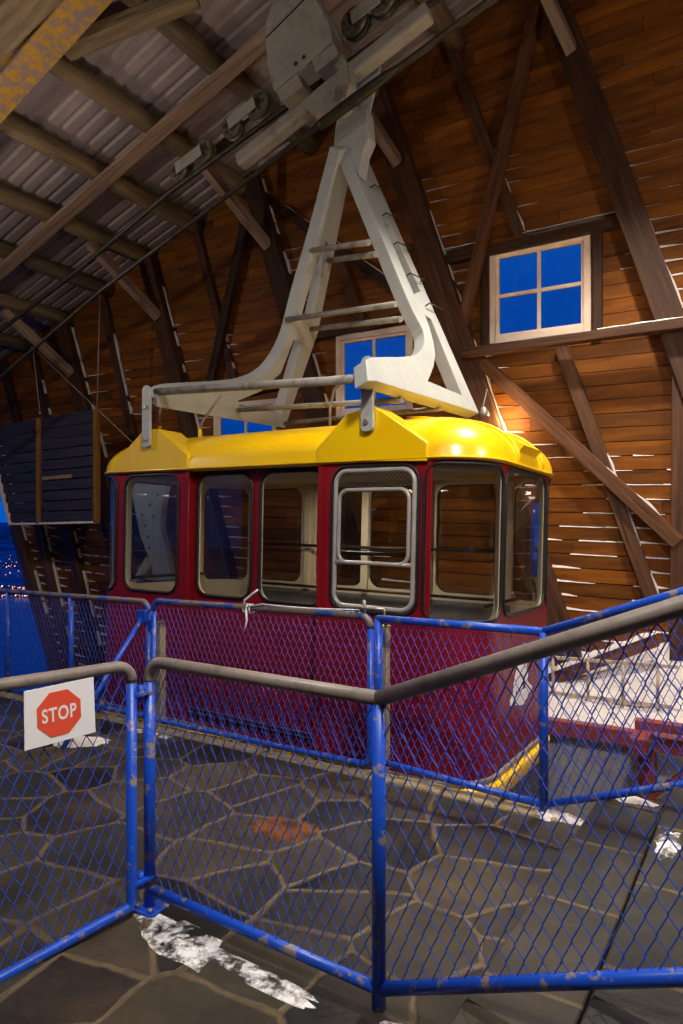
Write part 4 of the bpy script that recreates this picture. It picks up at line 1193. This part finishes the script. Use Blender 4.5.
patch(-.36, 3.1, .05, .16, .02, 'snow on the second step', 0, .30, 15)

mr, ntr, br = new_mat('rust_stain'); vr = objvec(ntr); nr_ = tex_noise(ntr, vr, 9, 6, .7)
ntr.links.new(ramp(ntr, nr_, [(.35, lin((60,34,16))), (.6, lin((150,84,26)))]), br.inputs['Base Color']); br.inputs['Roughness'].default_value = .5
ntr.links.new(ramp(ntr, nr_, [(.36, (.15,.15,.15,1)), (.52, (.55,.55,.55,1))]), br.inputs['Alpha'])
q = at_z(283, 829, 0); SV = M['thin_snow']; M['thin_snow'] = mr
n0 = set(bpy.data.objects); patch(q.x, q.y, .22, .15, .008, 'rust brown stain on the flagstones in front of the platform gate', -.1, 0, 21)
for o in set(bpy.data.objects)-n0: o.name = 'rust_stain'; o['category'] = 'stain'
M['thin_snow'] = SV
# ------------------------------------------------------------------ hanging slatted panel, left
YP = 6.6
c_tr, c_br, c_bl = at_y(98.5,411,YP), at_y(98.5,523,YP), at_y(11,521,YP)
zt = c_tr.z; zb_ = c_br.z; xR = c_tr.x; xLb = c_bl.x; xLt = xLb - .75
pan = empty('slatted_panel', ((xR+xLb)/2, YP, zb_), 'dark blue slatted timber panel hung on wires at the left end', 'panel')
m = MB(); nS = 10; hS = (zt-zb_-.04)/nS
for i in range(nS):
    z0 = zb_+.04+i*hS+.012; z1 = zb_+.04+(i+1)*hS-.012
    f = (z0+z1)/2; f = (f-zb_)/(zt-zb_); xl2 = xLb+(xLt-xLb)*f
    m.box(xl2+.05, xR-.05, YP-.012, YP+.012, z0, z1)
m.build('slats', M['blue_panel'], pan)
for x in (xR-.03, at_y(40,470,YP).x):
    m = MB(); m.box(x-.04, x+.04, YP-.05, YP+.03, zb_, zt+.03); m.build('upright', M['ochre'], pan, bevel=.004)
m = MB(); m.box(xLb, xR, YP-.05, YP+.03, zb_-.005, zb_+.03); m.build('bottom_rail', M['sash'], pan, bevel=.004)
m = MB(); m.beam((xLb, YP, zb_), (xLt, YP, zt), .07, .06, up=(0,1,0)); m.build('raking_edge', M['sash'], pan, bevel=.004)
m = MB(); m.box(xLt, xR, YP-.015, YP+.03, zt-.01, zt+.025); m.build('top_rail', M['blue_panel'], pan, bevel=.004)
m = MB(); m.box(at_y(42,470,YP).x+.05, at_y(73,470,YP).x, YP-.03, YP-.012, at_y(60,479,YP).z, at_y(60,475.5,YP).z); m.build('handle_batten', M['pale_timber'], pan)
for (a, b_, lab) in (((100,291),(97,411),'wire holding the right edge of the slatted panel'), ((33,350),(40,413),'wire holding the middle of the slatted panel'), ((31,346),(137,447),'slanting wire passing right of the slatted panel')):
    p0, p1 = at_y(*a, YP), at_y(*b_, YP); m = MB(); m.tube([p0, p1], .009, 6)
    if b_[0] < 130: m.sphere(p1, .025, 8, 6)
    tag(m.build('suspension_wire', M['cable_grey'], loc=p1), lab, 'wire')
# perforated white column beyond the rear end of the cabin
PC = 7.0
pc = empty('perforated_column', at_y(152, 640, PC), 'white perforated steel column seen through the rearmost cabin window', 'column')
ol = [(128,474),(168,474),(163,500),(160,525),(168,560),(176,600),(178,660),(160,660),(158,600),(150,560),(140,535),(134,505)]
hs = []
for (x, y) in ((142,515),(145,526),(148,537),(150,505),(153,517),(149,548),(158,495)): 
    hs.append([(x+1.5*math.cos(q*PI/4), y+1.7*math.sin(q*PI/4)) for q in range(8)])
m = MB(); m.prism([at_y(x,y,PC) for x,y in ol], (0,.1,0), holes=[[at_y(x,y,PC) for x,y in h_] for h_ in hs]); m.build('web_plate', M['hanger'], pc, bevel=.004)
m = MB(); m.tube([at_y(150,560,PC), at_y(133,590,PC), at_y(122,640,PC)], .08, 10); m.build('strut', M['hanger'], pc)

# small lamp on the wall side of the hanger foot
q = at_y(483, 407, 7.0)
wl_ = empty('wall_lamp_fitting', q, 'small lamp behind the right foot of the hanger lighting the boards', 'lamp')
m = MB(); m.tube([q, q+Vector((0,.03,-.05)), q+Vector((0,.04,-.1))], .03, 10, radii=[.02,.05,.055]); m.build('lamp_shade', M['bolt'], wl_)
m = MB(); pA = at_y(482,350,YW-.06); m.tube([pA, at_y(488,385,YW-.08), q], .008, 6); m.build('lamp_cable', M['cable_grey'], wl_)
# roof conduits: hoses curling above the cabin roof
for k, (pts, lab) in enumerate((( [(160,431),(160,412),(164,396),(172,391)], 'thin hose rising from the roof beside the rear bracket'),
                    ( [(200,433),(202,422),(212,408),(221,396)], 'thin hose rising from the roof under the rear leg'),
                    ( [(330,432),(330,408),(334,390),(345,380),(360,377)], 'thin hose curling up beside the front bracket'))):
    P_ = [at_y(x, y, 5.0-.02) for x, y in pts]
    m = MB(); m.tube(P_, .012, 8); o = m.build('roof_hose', M['cable_grey'], loc=P_[0]); tag(o, lab, 'hose')
    m = MB(); m.tube([P_[0]-ZU*.08, P_[0]+ZU*.05], .02, 10); m.build('hose_socket', M['yellow'], o)

# ------------------------------------------------------------------ fjord, hills, city
SEA = -100
def mat_sea():
    m, nt, b = new_mat('fjord_water'); b.inputs['Base Color'].default_value = lin((2,40,96)); b.inputs['Roughness'].default_value = .3
    v = objvec(nt, (1,1,1)); bump(nt, b, tex_noise(nt, v, .05, 2), .12, 1.0); return m
m = MB(); m.add([(-9000,-6000,SEA),(200,-6000,SEA),(200,9000,SEA),(-9000,9000,SEA)], [(0,1,2,3)])
tag(m.build('fjord_water', mat_sea(), recalc=False), 'dark blue fjord beyond the open end', 'water', kind='stuff')
def hillm():
    m, nt, b = new_mat('snowy_hill'); v = objvec(nt, (1,1,1)); n = tex_noise(nt, v, .006, 6, .7)
    nt.links.new(ramp(nt, n, [(.4, lin((30,44,70))), (.62, lin((150,160,190)))]), b.inputs['Base Color']); b.inputs['Roughness'].default_value = .9; return m
def dirp(px, d): r = (px-CX0)/FPX; return Vector((CY*r-SY, SY*r+CY, 0))*d
m = MB(); vs = []; nx, ny = 90, 26
def hz(px, d, v):
    t = max(0,(d-1150)/2400)
    return SEA-1 + 215*t**1.3*(1+.25*noise.noise((px*.012, d*.0012, 0))) + 18*noise.noise((px*.05, d*.004, 3))*min(1,t*6) if t > 0 else SEA-1
for j in range(ny+1):
    for i in range(nx+1):
        px = -500+1000*i/nx; d = 1100+2600*(j/ny)**1.5; p_ = dirp(px, d); vs.append((p_.x, p_.y, hz(px, d, j/ny)))
m.add(vs, [(j*(nx+1)+i, j*(nx+1)+i+1, (j+1)*(nx+1)+i+1, (j+1)*(nx+1)+i) for j in range(ny) for i in range(nx)], 0, True)
tag(m.build('far_shore', hillm(), recalc=False), 'low snowy hills across the fjord', 'hills', kind='stuff')
m = MB(); m2 = MB()
for i in range(330):
    px = random.uniform(-60, 75); d = 1165+random.random()**2*25 if random.random() < .3 else random.choice((random.uniform(1250,1330), random.uniform(1500,1900)))
    p_ = dirp(px, d); p_.z = hz(px, d, 0)+4
    (m if random.random() < .75 else m2).sphere(p_, random.uniform(.4,1.15), 6, 4)
ce = m.build('city_lights', emit('sodium_light', (255,150,80), 3), recalc=False); tag(ce, 'orange city lights along the far shore', 'lights', kind='stuff')
ce2 = m2.build('city_lamps', emit('white_light', (255,215,180), 4), recalc=False); tag(ce2, 'white city lights along the far shore', 'lights', kind='stuff')
